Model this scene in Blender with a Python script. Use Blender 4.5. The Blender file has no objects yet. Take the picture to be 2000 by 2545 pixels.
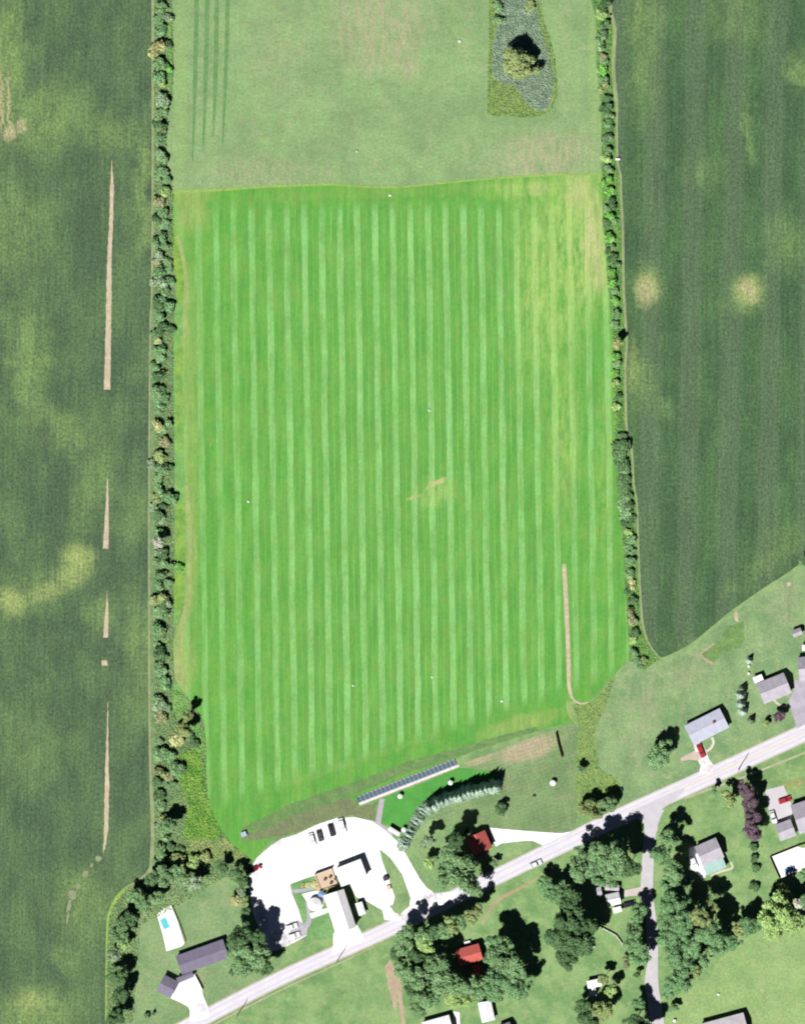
import bpy, bmesh, math, random
import numpy as np
from mathutils import Vector, Matrix, geometry
S = 0.14                                  # metres per photo pixel (2000 x 2545 map grid)
CX, CY = 1000.0, 1272.5
def W(x, y, z=0.0): return Vector(((x-CX)*S, (CY-y)*S, z))
SC = bpy.context.scene
COL = SC.collection
random.seed(7)
# ---------------------------------------------------------------- camera, sky, sun, exposure
cam = bpy.data.cameras.new("camera"); camo = bpy.data.objects.new("camera", cam); COL.objects.link(camo)
H = 4000.0
camo.location = (0, 0, H); camo.rotation_euler = (0, 0, 0)
cam.sensor_fit = 'VERTICAL'; cam.sensor_height = 24.0; cam.lens = 24.0*H/(2545*S)
cam.clip_start = 50; cam.clip_end = 12000
SC.camera = camo
SUN_EL = math.radians(56); SDX, SDY = -0.53, -0.85          # horizontal direction towards the sun
w = bpy.data.worlds.new("World"); SC.world = w; w.use_nodes = True
nt = w.node_tree; bg = nt.nodes["Background"]
sky = nt.nodes.new("ShaderNodeTexSky"); sky.sky_type = 'NISHITA'; sky.sun_disc = False
sky.sun_elevation = SUN_EL; sky.sun_rotation = math.atan2(SDX, SDY)
sky.altitude = 400; sky.air_density = 0.2; sky.dust_density = 0.1; sky.ozone_density = 1.0
nt.links.new(sky.outputs[0], bg.inputs[0]); bg.inputs[1].default_value = 0.05
sl = bpy.data.lights.new("sun", 'SUN'); sl.energy = 5.0; sl.angle = math.radians(0.5); sl.color = (1, .975, .94)
so = bpy.data.objects.new("sun", sl); COL.objects.link(so)
n_ = math.hypot(SDX, SDY)
d = Vector((SDX/n_*math.cos(SUN_EL), SDY/n_*math.cos(SUN_EL), math.sin(SUN_EL)))
so.rotation_euler = d.to_track_quat('Z', 'Y').to_euler(); so.location = d*300
SC.view_settings.view_transform = 'Standard'; SC.view_settings.look = 'None'
SC.view_settings.exposure = 1.0; SC.view_settings.gamma = 1
SC.view_settings.use_curve_mapping = False
SC.cycles.filter_width = 2.0
SC.cycles.max_bounces = 4; SC.cycles.diffuse_bounces = 2; SC.cycles.glossy_bounces = 2; SC.cycles.transmission_bounces = 2
GAIN = 2.75
def lin(c):
    c /= 255.0
    return c/12.92 if c <= .04045 else ((c+.055)/1.055)**2.4
def A(r, g, b, k=1.0):                                     # a seen colour -> surface albedo
    if min(r, g, b) >= 236: k *= 1.35
    return tuple(min(.85, lin(v)/GAIN*k) for v in (r, g, b))+(1,)
# ---------------------------------------------------------------- node helper
class NT:
    def __init__(s, name):
        s.m = bpy.data.materials.new(name); s.m.use_nodes = True
        s.t = s.m.node_tree; s.b = s.t.nodes["Principled BSDF"]
        s.b.inputs["Roughness"].default_value = .9; s.b.inputs["Specular IOR Level"].default_value = .1
        tc = s.t.nodes.new("ShaderNodeTexCoord"); s.obj = tc.outputs["Object"]; s.uv = tc.outputs["UV"]
        geo = s.t.nodes.new("ShaderNodeNewGeometry"); s.wpos = geo.outputs["Position"]
        s.island = geo.outputs["Random Per Island"]
    def set(s, sock, v):
        if hasattr(v, "is_linked") or isinstance(v, bpy.types.NodeSocket): s.t.links.new(v, sock)
        else:
            if isinstance(v, (tuple, list)) and len(v) == 4 and sock.type == 'VECTOR': v = v[:3]
            sock.default_value = v
    def px(s):
        n = s.t.nodes.new("ShaderNodeMapping"); s.set(n.inputs[0], s.wpos)
        n.inputs[3].default_value = (1/S, -1/S, 1/S); n.inputs[1].default_value = (CX, CY, 0)
        return n.outputs[0]
    def map(s, v, loc=(0,0,0), rot=0, scale=(1,1,1), typ='POINT'):
        n = s.t.nodes.new("ShaderNodeMapping"); n.vector_type = typ; s.set(n.inputs[0], v)
        n.inputs[1].default_value = loc; n.inputs[2].default_value = (0,0,rot); n.inputs[3].default_value = scale
        return n.outputs[0]
    def math(s, op, a, b=0.0, c=None, clamp=False):
        n = s.t.nodes.new("ShaderNodeMath"); n.operation = op; n.use_clamp = clamp
        s.set(n.inputs[0], a); s.set(n.inputs[1], b)
        if c is not None: s.set(n.inputs[2], c)
        return n.outputs[0]
    def vadd(s, a, b):
        n = s.t.nodes.new("ShaderNodeVectorMath"); n.operation = 'ADD'; s.set(n.inputs[0], a); s.set(n.inputs[1], b)
        return n.outputs[0]
    def vscale(s, a, k):
        n = s.t.nodes.new("ShaderNodeVectorMath"); n.operation = 'SCALE'; s.set(n.inputs[0], a); n.inputs[3].default_value = k
        return n.outputs[0]
    def sep(s, v):
        n = s.t.nodes.new("ShaderNodeSeparateXYZ"); s.set(n.inputs[0], v); return n.outputs
    def noise(s, v, scale=1.0, detail=3.0, rough=.55, col=False):
        n = s.t.nodes.new("ShaderNodeTexNoise"); s.set(n.inputs["Vector"], v)
        n.inputs["Scale"].default_value = scale; n.inputs["Detail"].default_value = detail; n.inputs["Roughness"].default_value = rough
        return n.outputs["Color"] if col else n.outputs["Fac"]
    def mr(s, v, a, b, c=0.0, d=1.0, smooth=True):
        n = s.t.nodes.new("ShaderNodeMapRange"); n.interpolation_type = 'SMOOTHSTEP' if smooth else 'LINEAR'
        for i, q in enumerate((v, a, b, c, d)): s.set(n.inputs[i], q)
        return n.outputs[0]
    def mix(s, f, a, b):
        n = s.t.nodes.new("ShaderNodeMix"); n.data_type = 'RGBA'; n.clamp_factor = True
        s.set(n.inputs[0], f); s.set(n.inputs[6], a); s.set(n.inputs[7], b); return n.outputs[2]
    def mul(s, a, f):                                     # colour times scalar factor
        n = s.t.nodes.new("ShaderNodeVectorMath"); n.operation = 'SCALE'; s.set(n.inputs[0], a); s.set(n.inputs[3], f)
        return n.outputs[0]
    def blob(s, v, x, y, rx, ry, rot=0, edge=.5):
        m = s.map(v, (x, y, 0), math.radians(rot), (rx, ry, 1e5), 'TEXTURE')
        g = s.t.nodes.new("ShaderNodeTexGradient"); g.gradient_type = 'SPHERICAL'; s.set(g.inputs[0], m)
        return s.mr(g.outputs["Fac"], 0, edge)
    def blobs(s, v, lst):
        r = None
        for b in lst:
            k = b[6] if len(b) > 6 else 1.0
            o = s.blob(v, *b[:6])
            if k != 1: o = s.math('MULTIPLY', o, k)
            r = o if r is None else s.math('MAXIMUM', r, o)
        return r
    def out(s, c, bump=None, bstr=.3, bdist=.1):
        s.set(s.b.inputs["Base Color"], c)
        if bump is not None:
            n = s.t.nodes.new("ShaderNodeBump"); n.inputs["Strength"].default_value = bstr; n.inputs["Distance"].default_value = bdist
            s.set(n.inputs["Height"], bump); s.t.links.new(n.outputs[0], s.b.inputs["Normal"])
        return s.m
def distort(n, p, amp, scale):
    return n.vadd(p, n.vscale(n.vadd(n.noise(p, scale, 3, .6, col=True), (-.5, -.5, -.5)), amp))
# ---------------------------------------------------------------- tagging and mesh helpers
ORD = ['topmost','second','third','fourth','fifth','sixth','seventh','eighth','ninth','tenth','eleventh','twelfth','thirteenth','fourteenth','fifteenth','sixteenth','seventeenth','eighteenth','nineteenth','twentieth']
def tag(o, label=None, cat=None, group=None, kind=None):
    if label: o["label"] = label
    if cat: o["category"] = cat
    if group: o["group"] = group
    if kind: o["kind"] = kind
    return o
def link(name, me, mat=None, parent=None):
    o = bpy.data.objects.new(name, me); COL.objects.link(o)
    if mat is not None:
        if isinstance(mat, (list, tuple)):
            for q in mat: me.materials.append(q)
        else: me.materials.append(mat)
    if parent: o.parent = parent
    return o
def empty(name, loc, rz=0.0):
    o = bpy.data.objects.new(name, None); COL.objects.link(o); o.location = loc; o.rotation_euler = (0,0,rz)
    o.empty_display_size = .5
    return o
def smooth_poly(pts, n=4, closed=True):
    P = [Vector((p[0], p[1])) for p in pts]; out = []; L = len(P)
    rng = range(L) if closed else range(L-1)
    for i in rng:
        if closed: a, b, c, e = P[i-1], P[i], P[(i+1) % L], P[(i+2) % L]
        else: a, b, c, e = P[max(i-1,0)], P[i], P[i+1], P[min(i+2, L-1)]
        for k in range(n):
            t = k/n
            out.append(.5*((2*b)+(-a+c)*t+(2*a-5*b+4*c-e)*t*t+(-a+3*b-3*c+e)*t**3))
    if not closed: out.append(P[-1])
    return [(q.x, q.y) for q in out]
def rag(pts, amp=1.0, step=7.0, seed=1):                  # ragged natural outline (px)
    r = random.Random(seed); out = []
    for i, a in enumerate(pts):
        b = pts[(i+1) % len(pts)]; L = math.hypot(b[0]-a[0], b[1]-a[1]); k = max(1, int(L/step))
        for j in range(k):
            t = j/k; out.append((a[0]+(b[0]-a[0])*t+r.uniform(-amp, amp), a[1]+(b[1]-a[1])*t+r.uniform(-amp, amp)))
    return out
def sheet(name, pts, z, mat, smooth=False, ragged=0, label=None, kind='structure', seed=1):
    if smooth: pts = smooth_poly(pts)
    if ragged: pts = rag(pts, ragged, seed=seed)
    v = [W(x, y, z) for x, y in pts]
    tris = geometry.tessellate_polygon([v])
    me = bpy.data.meshes.new(name)
    F = []
    for t in tris:
        a, b, c = t
        if (v[b]-v[a]).cross(v[c]-v[a]).z < 0: t = (a, c, b)
        F.append(tuple(t))
    me.from_pydata([tuple(q) for q in v], [], F); me.update()
    o = link(name, me, mat); tag(o, kind=kind, label=label)
    return o
def ribbon(name, pts, widths, z, mat, n=6, label=None, off=0.0):
    c = smooth_poly(pts, n, closed=False)
    if not isinstance(widths, (list, tuple)): widths = [widths]*len(pts)
    V = []; F = []; UV = []; L = 0
    for i, p in enumerate(c):
        a = Vector(c[max(i-1,0)]); b = Vector(c[min(i+1, len(c)-1)]); t = (b-a).normalized(); nn = Vector((-t.y, t.x))
        f = i/n; k = min(int(f), len(widths)-2); f -= k; wd = widths[k]*(1-f)+widths[k+1]*f
        q = Vector(p)+nn*off
        V += [tuple(W(*(q+nn*wd/2), z)), tuple(W(*(q-nn*wd/2), z))]
        if i: L += (Vector(p)-Vector(c[i-1])).length*S
        UV.append(L)
    me = bpy.data.meshes.new(name)
    for i in range(len(c)-1): F.append((2*i, 2*i+1, 2*i+3, 2*i+2))
    me.from_pydata(V, [], F); me.update()
    if me.polygons[0].normal.z < 0: me.flip_normals()
    uv = me.uv_layers.new(name="UVMap")
    for lo in me.loops:
        uv.data[lo.index].uv = (UV[lo.vertex_index//2], lo.vertex_index % 2)
    o = link(name, me, mat); tag(o, kind='structure', label=label); return o
class MB:
    def __init__(s): s.v = []; s.f = []; s.mi = []
    def add(s, V, F, m=0):
        k = len(s.v); s.v += [tuple(q) for q in V]; s.f += [tuple(i+k for i in f) for f in F]; s.mi += [m]*len(F); return s
    def box(s, x0, x1, y0, y1, z0, z1, m=0, M=None):
        V = [Vector(q) for q in ((x0,y0,z0),(x1,y0,z0),(x1,y1,z0),(x0,y1,z0),(x0,y0,z1),(x1,y0,z1),(x1,y1,z1),(x0,y1,z1))]
        if M: V = [M @ q for q in V]
        return s.add(V, [(3,2,1,0),(4,5,6,7),(0,1,5,4),(1,2,6,5),(2,3,7,6),(3,0,4,7)], m)
    def prism(s, pts, z0, z1, m=0):                         # pts ccw
        n = len(pts); V = [(p[0],p[1],z0) for p in pts]+[(p[0],p[1],z1) for p in pts]
        F = [tuple(range(n))[::-1], tuple(range(n, 2*n))]+[(i, (i+1)%n, (i+1)%n+n, i+n) for i in range(n)]
        return s.add(V, F, m)
    def cyl(s, x, y, z0, z1, r0, r1=None, n=16, m=0):
        r1 = r0 if r1 is None else r1
        V = [(x+r0*math.cos(2*math.pi*i/n), y+r0*math.sin(2*math.pi*i/n), z0) for i in range(n)]
        V += [(x+r1*math.cos(2*math.pi*i/n), y+r1*math.sin(2*math.pi*i/n), z1) for i in range(n)]
        return s.add(V, [tuple(range(n))[::-1], tuple(range(n, 2*n))]+[(i, (i+1)%n, (i+1)%n+n, i+n) for i in range(n)], m)
    def bar(s, a, b, r0, r1=None, n=6, m=0):
        a, b = Vector(a), Vector(b); r1 = r0 if r1 is None else r1
        q = (b-a).to_track_quat('Z', 'Y').to_matrix()
        V = [a+q @ Vector((r0*math.cos(2*math.pi*i/n), r0*math.sin(2*math.pi*i/n), 0)) for i in range(n)]
        V += [b+q @ Vector((r1*math.cos(2*math.pi*i/n), r1*math.sin(2*math.pi*i/n), 0)) for i in range(n)]
        return s.add(V, [tuple(range(n))[::-1], tuple(range(n, 2*n))]+[(i, (i+1)%n, (i+1)%n+n, i+n) for i in range(n)], m)
    def mesh(s, name):
        me = bpy.data.meshes.new(name); me.from_pydata(s.v, [], s.f); me.update(); return me
    def build(s, name, mat, parent=None, bevel=0.0):
        me = s.mesh(name); o = link(name, me, mat, parent)
        if bevel:
            bm = bmesh.new(); bm.from_mesh(me)
            bmesh.ops.bevel(bm, geom=bm.edges[:], offset=bevel, segments=2, affect='EDGES', clamp_overlap=True)
            bm.to_mesh(me); bm.free()
        if isinstance(mat, (list, tuple)):
            for p, i in zip(me.polygons, s.mi): p.material_index = i
        return o
# ---------------------------------------------------------------- ground materials
def m_grass(name, c0, c1, c2=None, streak=0.0, big=.012, rot=0, spots=(), yellow=(), speck=.35, band=None):
    n = NT(name); p = n.px(); d = distort(n, p, 14, .05)
    f = n.mr(n.noise(p, big, 5, .6), .36, .64)
    c = n.mix(f, A(*c0), A(*c1))
    if c2:
        g = n.mr(n.noise(n.map(p, (311, 57, 0)), big*2.3, 5, .65), .5, .72)
        c = n.mix(n.math('MULTIPLY', g, .75), c, A(*c2))
    if yellow: c = n.mix(n.math('MULTIPLY', n.blobs(d, yellow), n.mr(n.noise(n.map(p, scale=(.12, .02, 1)), 1, 4, .7), .35, .6)), c, A(184, 188, 140))
    for col, lst in spots:
        c = n.mix(n.blobs(d, lst), c, A(*col))
    if streak:
        q = n.map(p, rot=math.radians(rot)); q = n.map(q, scale=(.22, .008, 1))
        c = n.mul(c, n.mr(n.noise(q, 1.0, 3, .7), .3, .7, 1-streak, 1+streak, False))
    if band:
        per, rt, amt = band; q = n.sep(n.map(p, rot=math.radians(rt)))[0]
        c = n.mul(c, n.math('ADD', 1, n.math('MULTIPLY', n.math('SINE', n.math('MULTIPLY', q, 2*math.pi/per)), amt)))
    sp = n.noise(p, .17, 4, .8)
    c = n.mul(c, n.mr(sp, .28, .72, 1-speck, 1+speck, False))
    mo = n.noise(n.map(p, (5, 71, 0)), .035, 4, .7)
    c = n.mul(c, n.mr(mo, .3, .7, .90, 1.12, False))
    hue = n.noise(p, .10, 3, .7, col=True)
    c = n.mix(.10, c, n.mul(hue, .40))
    return n.out(c, sp, .5, .12)
def m_crop(name, dark, mid, light, blobs, bands, pale=(), strong=()):
    n = NT(name); p = n.px(); d = distort(n, p, 110, .012); d2 = distort(n, p, 34, .04)
    wide = n.sep(n.map(p, rot=math.radians(-1.0)))[0]
    c = n.mix(n.mr(n.noise(n.map(p, scale=(1, .55, 1)), .011, 5, .6), .35, .7), A(*dark), A(*mid))
    if bands:
        b = n.math('SINE', n.math('MULTIPLY', n.math('ADD', n.math('ADD', wide, n.math('MULTIPLY', n.noise(p, .01, 2), 26)), bands[1]), 2*math.pi/bands[0]))
        c = n.mix(n.mr(b, -.5, .5, 0, bands[2]), c, A(*bands[3]))
    f = n.blobs(d, blobs)
    f = n.math('MULTIPLY', f, n.mr(n.noise(n.map(p, scale=(1, .5, 1)), .035, 5, .75), .3, .62, .25, 1))
    c = n.mix(f, c, A(*light))
    if strong: c = n.mix(n.math('MULTIPLY', n.blobs(d2, strong), n.mr(n.noise(p, .12, 4, .7), .25, .6, .5, 1)), c, A(178, 198, 118))
    if pale: c = n.mix(n.math('MULTIPLY', n.blobs(d2, pale), n.mr(n.noise(n.map(p, scale=(.25, .03, 1)), 1, 3, .6), .3, .62, .35, 1)), c, A(205, 195, 150))
    q = n.map(n.map(p, rot=math.radians(-1.0)), scale=(.16, .006, 1))
    c = n.mul(c, n.mr(n.noise(q, 1.0, 3, .75), .3, .7, .80, 1.20, False))
    sp = n.noise(n.map(p, scale=(1, .8, 1)), .17, 3, .85)
    c = n.mul(c, n.mr(sp, .3, .7, .42, 1.58, False))
    fl = n.mr(n.noise(n.map(p, (40, 9, 0), scale=(1, .5, 1)), .14, 2, .7), .56, .72)
    c = n.mix(n.math('MULTIPLY', fl, .30), c, A(150, 170, 118))
    hue = n.noise(p, .12, 2, .7, col=True)
    c = n.mix(.10, c, n.mul(hue, .17))
    return n.out(c, sp, .6, .15)
def m_hay():
    n = NT("hay_field_mat"); p = n.px(); d = distort(n, p, 30, .03)
    xy = n.sep(p); x, y = xy[0], xy[1]
    wob = n.math('MULTIPLY', n.math('SUBTRACT', n.noise(n.map(p, scale=(.02, .006, 1)), 1, 2), .5), 8)
    u = n.math('SUBTRACT', n.math('SUBTRACT', n.math('ADD', x, wob), n.math('MULTIPLY', y, .0156)), 803-.0156*740)
    ph = n.math('MULTIPLY', u, 2*math.pi/43.9)
    cs = n.math('COSINE', ph)
    stripe = n.mr(cs, .34, .62)
    sub = n.mr(n.math('COSINE', n.math('MULTIPLY', ph, 4)), -.2, .7)
    mid = n.mr(n.noise(n.map(p, scale=(.012, .0015, 1)), 1, 3), .4, .62)
    top = n.mr(y, 490, 540)
    e = n.math('ADD', n.math('SUBTRACT', y, 2060), n.math('MULTIPLY', n.math('SUBTRACT', x, 560), .329))
    bot = n.mr(e, -95, -45, 1, 0)
    lft = n.math('MULTIPLY', n.mr(x, 455, 760, .62, 1), n.mr(x, 1250, 1500, 1, .8))
    M = n.math('MULTIPLY', n.math('MULTIPLY', top, bot), lft)
    M = n.math('MULTIPLY', M, n.mr(n.noise(n.map(p, scale=(.05, .008, 1)), 1, 3), .25, .6, .6, 1))
    c = n.mix(n.mr(n.noise(n.map(p, scale=(1, .5, 1)), .02, 5, .65), .35, .68), A(92, 178, 58), A(120, 190, 72))
    mid = n.math('MULTIPLY', n.mr(x, 600, 820, .25, 1), n.mr(x, 1220, 1380, 1, .25))
    c = n.mix(n.math('MULTIPLY', n.math('MULTIPLY', sub, M), n.math('MULTIPLY', mid, .6)), c, A(130, 200, 94))
    dk = n.math('MULTIPLY', n.mr(cs, -.35, .05), n.mr(cs, .05, .3, 1, 0))
    c = n.mix(n.math('MULTIPLY', n.math('MULTIPLY', dk, M), n.math('MULTIPLY', mid, .8)), c, A(80, 164, 56))
    c = n.mix(n.math('MULTIPLY', n.math('MULTIPLY', stripe, M), n.mr(n.noise(n.map(p, (3, 3, 0), scale=(.023, .02, 1)), 1, 4, .7), .3, .6, .5, 1.0)), c, A(152, 220, 124))
    edge = n.blobs(d, [(450, 1000, 75, 620, 0, .8, .8), (470, 500, 70, 120, 0, .6), (455, 1350, 50, 260, 0, .5), (445, 1640, 55, 110, 0, .5), (1000, 475, 560, 20, -3, .6, .3),
                       (880, 1895, 300, 12, -18, .6, .3), (1290, 1800, 150, 30, -14, .6, .9)])
    c = n.mix(n.math('MULTIPLY', edge, n.mr(n.noise(n.map(p, scale=(.16, .02, 1)), 1, 4, .6), .3, .65, .3, .9)), c, A(168, 195, 105))
    yl = n.blobs(d, [(1440, 590, 130, 290, 0, .6), (1360, 680, 130, 420, 0, .8, .85), (1400, 1080, 60, 330, 0, .8, .6), (1080, 1225, 80, 50, -15, .8, .7), (1330, 470, 200, 45, 0, .8, .8), (1500, 1150, 30, 330, 0, .7, .4)])
    mot = n.math('ADD', n.mr(n.noise(n.map(p, scale=(.09, .022, 1)), 1, 5, .75), .34, .62), n.math('MULTIPLY', stripe, .55), clamp=True)
    c = n.mix(n.math('MULTIPLY', yl, n.math('MULTIPLY', mot, .85)), c, A(186, 222, 118))
    dry = n.blobs(d, [(1472, 590, 40, 170, 0, .8, .75), (1488, 690, 26, 60, 0, .8, .7), (1440, 480, 60, 60, 0, .7, .5), (1340, 470, 40, 26, 0, .7, .5), (1085, 1200, 8, 42, 62, .6), (1030, 1235, 5, 30, 75, .6, .8)])
    c = n.mix(n.math('MULTIPLY', dry, n.mr(n.noise(n.map(p, scale=(.15, .02, 1)), 1, 3, .6), .3, .6, .3, 1)), c, A(215, 210, 150))
    spots = n.mr(n.noise(n.map(p, (77, 13, 0), scale=(.06, .025, 1)), 1, 2, .5), .73, .80)
    c = n.mix(n.math('MULTIPLY', spots, .5), c, A(175, 165, 110))
    q = n.map(n.map(p, rot=math.radians(-.9)), scale=(.13, .006, 1))
    c = n.mul(c, n.mr(n.noise(q, 1, 3, .8), .3, .7, .84, 1.16, False))
    sp = n.noise(n.map(p, scale=(1, .5, 1)), .2, 4, .8)
    c = n.mul(c, n.mr(sp, .28, .72, .80, 1.20, False))
    mo = n.noise(n.map(p, (9, 77, 0), scale=(1, .4, 1)), .05, 4, .7, col=True)
    c = n.mix(.06, c, n.mul(mo, .42))
    c = n.mix(n.math('MULTIPLY', n.mr(n.noise(n.map(p, (50, 7, 0), scale=(.06, .02, 1)), 1, 5, .75), .50, .66), .42), c, A(146, 178, 92))
    return n.out(c, sp, .4, .1)
def m_pave(name, c0, c1, sc=.05, speck=.06, cracks=0, rough=.9):
    n = NT(name); p = n.px()
    c = n.mix(n.mr(n.noise(p, sc, 5, .65), .35, .65), A(*c0), A(*c1))
    c = n.mul(c, n.mr(n.noise(p, 1.2, 2, .7), .3, .7, 1-speck, 1+speck, False))
    if cracks:
        v = n.t.nodes.new("ShaderNodeTexVoronoi"); v.feature = 'DISTANCE_TO_EDGE'; n.set(v.inputs["Vector"], distort(n, p, 20, .05)); v.inputs["Scale"].default_value = .03
        c = n.mul(c, n.mr(v.outputs[0], 0, .02, 1-cracks, 1))
    n.b.inputs["Roughness"].default_value = rough
    return n.out(c)
def m_road(name, lane=(226, 221, 234), edge=(236, 232, 240), track=(233, 229, 238)):
    n = NT(name); p = n.px(); v = n.sep(n.uv)[1]; u = n.sep(n.uv)[0]
    a = n.math('ABSOLUTE', n.math('SUBTRACT', v, .5))
    wob = n.math('MULTIPLY', n.math('SUBTRACT', n.noise(p, .07, 3), .5), .06)
    a = n.math('ADD', a, wob)
    c = n.mix(n.mr(n.noise(p, .04, 4, .6), .35, .65), A(*lane, k=1.26), A(*track, k=1.26))
    tr = n.math('MULTIPLY', n.mr(a, .10, .17), n.mr(a, .25, .32, 1, 0))
    c = n.mix(n.math('MULTIPLY', tr, .65), c, A(*edge, k=1.0))
    c = n.mix(n.mr(a, .39, .45), c, A(*edge))
    c = n.mul(c, n.mr(n.noise(p, .9, 2, .7), .3, .7, .93, 1.07, False))
    sv = n.noise(n.map(n.uv, scale=(.25, 14, 1)), 1, 3, .6)
    c = n.mul(c, n.mr(sv, .3, .7, .92, 1.08, False))
    return n.out(c)
def m_flat(name, col, rough=.7, spec=.3, var=.08, sc=1.5, metal=0, k=1.0):
    n = NT(name); f = n.noise(n.obj, sc, 4, .6)
    c = n.mul(A(*col, k=k), n.mr(f, .3, .7, 1-var, 1+var, False))
    n.b.inputs["Roughness"].default_value = rough; n.b.inputs["Specular IOR Level"].default_value = spec; n.b.inputs["Metallic"].default_value = metal
    return n.out(c)
def m_shingle(name, col, var=.14, ribs=False):
    n = NT(name)
    b = n.t.nodes.new("ShaderNodeTexBrick"); n.set(b.inputs["Vector"], n.obj)
    b.inputs["Scale"].default_value = 2.2; b.inputs["Color1"].default_value = A(*col, k=1-var); b.inputs["Color2"].default_value = A(*col, k=1+var)
    b.inputs["Mortar"].default_value = A(*col, k=.8); b.inputs["Mortar Size"].default_value = .03
    c = b.outputs[0]
    c = n.mul(c, n.mr(n.noise(n.obj, .45, 4, .65), .3, .7, .86, 1.14, False))
    if ribs:
        x = n.sep(n.obj)[0]
        c = n.mul(A(*col), n.mr(n.math('SINE', n.math('MULTIPLY', x, 14)), .6, 1, 1, .88))
        c = n.mul(c, n.mr(n.noise(n.obj, .5, 4, .6), .3, .7, .9, 1.08, False))
    return n.out(c)
# ---------------------------------------------------------------- setting
G_LAWN = m_grass("lawn_mat", (122, 168, 100), (154, 190, 120), (178, 194, 136), streak=.06, rot=20)
G_BASE = m_grass("ground_mat", (118, 168, 92), (156, 194, 118), (176, 194, 128), big=.02, speck=.25)
m = MB(); R = 3000
for o_, nm in ((None, None),):
    me = bpy.data.meshes.new("ground"); k = 30
    me.from_pydata([(-R+2*R*i/k, -R+2*R*j/k, 0) for j in range(k+1) for i in range(k+1)], [], [(j*(k+1)+i, j*(k+1)+i+1, (j+1)*(k+1)+i+1, (j+1)*(k+1)+i) for j in range(k) for i in range(k)])
    tag(link("ground", me, G_BASE), kind='structure')
z = .03
LEFT_EDGE = [(379,-400),(379,0),(379,400),(378,600),(376,750),(373,800),(371,1000),(370,1200),(370,1600),(372,1850),(375,1950),(378,2050),(376,2130),(374,2150),(368,2172),(345,2192),(311,2212),(292,2232),(277,2260),(268,2293),(265,2400),(264,2545),(263,2900)]
m_left = m_crop("crop_field_mat", (80, 110, 76), (106, 140, 88), (144, 178, 102),
  [(20, 150, 60, 260, 0, .7, .9), (100, 300, 190, 130, -15, .8, .75), (270, 330, 110, 70, 0, .8, .6), (355, 470, 28, 240, 0, .7, .75), (30, 560, 120, 200, 0, .7, .55), (70, 900, 75, 240, 0, .8, .8),
   (150, 1060, 220, 70, 35, .8, .6), (230, 1200, 60, 260, 20, .8, .45), (340, 1300, 70, 90, 0, .8, .45), (340, 1590, 55, 190, 0, .8, .6), (250, 1530, 60, 70, 0, .8, .55), (60, 1480, 110, 90, 0, .8, .5), (90, 2520, 180, 110, -10, .8, .9), (210, 2250, 120, 140, 20, .8, .6), (170, 2380, 60, 60, 0, .8, .5), (345, 1700, 60, 200, 0, .8, .4), (60, 1850, 130, 160, 0, .8, .35)],
  None, pale=[(5, 250, 8, 110, 0, .6), (22, 260, 7, 110, 0, .6), (55, 310, 18, 30, 0, .6, .8), (25, 330, 22, 30, 20, .6)],
  strong=[(195, 1385, 62, 48, 0, .8), (185, 1425, 75, 50, -30, .8, .8), (30, 1495, 48, 52, -35, .8), (120, 1470, 90, 36, -18, .8, .6), (75, 2490, 60, 45, 0, .9, .7)])
lf = sheet("crop_field", [(-700,-400)]+LEFT_EDGE+[(-700,2900)], z, m_left, ragged=0)
RIGHT_EDGE = [(1522,-400),(1516,0),(1518,33),(1527,74),(1523,166),(1528,230),(1532,258),(1532,313),(1534,400),(1542,440),(1543,492),(1547,566),(1549,713),(1553,786),(1557,855),(1553,910),(1554,1002),(1557,1067),(1569,1113),(1574,1200),(1582,1250),(1585,1338),(1588,1418),(1592,1499),(1597,1556),(1608,1592),(1622,1618),(1638,1637),(1662,1630),(1716,1602),(1769,1561),(1821,1519),(1892,1469),(1955,1428),(1995,1402),(2100,1340),(2700,980)]
m_right = m_crop("soybean_field_mat", (70, 108, 68), (90, 132, 78), (132, 168, 98),
  [(1600, 120, 60, 260, 0, .8, .8), (1830, 40, 120, 110, 0, .8, .6), (1990, 180, 60, 70, 0, .7, .9), (1860, 320, 20, 130, 0, .7, .7), (1760, 440, 60, 70, 0, .8, .5), (1950, 590, 70, 120, 0, .8, .6), (1610, 690, 60, 80, 0, .7, .5), (1850, 740, 80, 60, 0, .8, .6), (1590, 950, 60, 110, 0, .8, .8), (1640, 1010, 50, 60, 0, .8, .6), (1700, 1620, 70, 22, -28, .8, .8), (1940, 1350, 110, 50, -35, .8, .6), (1880, 1420, 160, 40, -36, .8, .5)],
  (98.7, -1620.3, .65, (102, 130, 94)), strong=[(1607, 715, 46, 62, 0, .8), (1858, 722, 52, 58, 35, .8), (1570, 900, 26, 90, 0, .9, .5)], pale=[(1606, 722, 40, 50, 0, .9, .8), (1858, 722, 26, 46, -28, .9), (1580, 40, 4, 60, 0, .6, .4)])
sheet("soybean_field", RIGHT_EDGE+[(2700,-400)], z, m_right)
PAST = [(425,-400),(428,0),(432,150),(428,250),(416,300),(414,400),(424,450),(432,480),(560,470),(656,465),(820,460),(972,466),(1171,448),(1347,436),(1494,434),(1494,400),(1492,276),(1488,220),(1481,166),(1481,74),(1475,28),(1468,0),(1460,-400)]
m_past = m_grass("pasture_mat", (138, 176, 110), (152, 192, 120), (172, 190, 132), streak=.05, rot=0, big=.009,
  spots=(((158,198,112), [(448, 250, 24, 320, 0, .6, .6), (1478, 150, 24, 330, 0, .7, .5)]),), yellow=[(940, 60, 170, 170, 15, .7), (1000, 140, 60, 90, -25, .7), (1350, 390, 190, 90, -8, .7), (640, 430, 260, 60, 0, .9, .6), (700, 120, 120, 200, 0, .9, .35)])
sheet("pasture", PAST, z, m_past)
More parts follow.
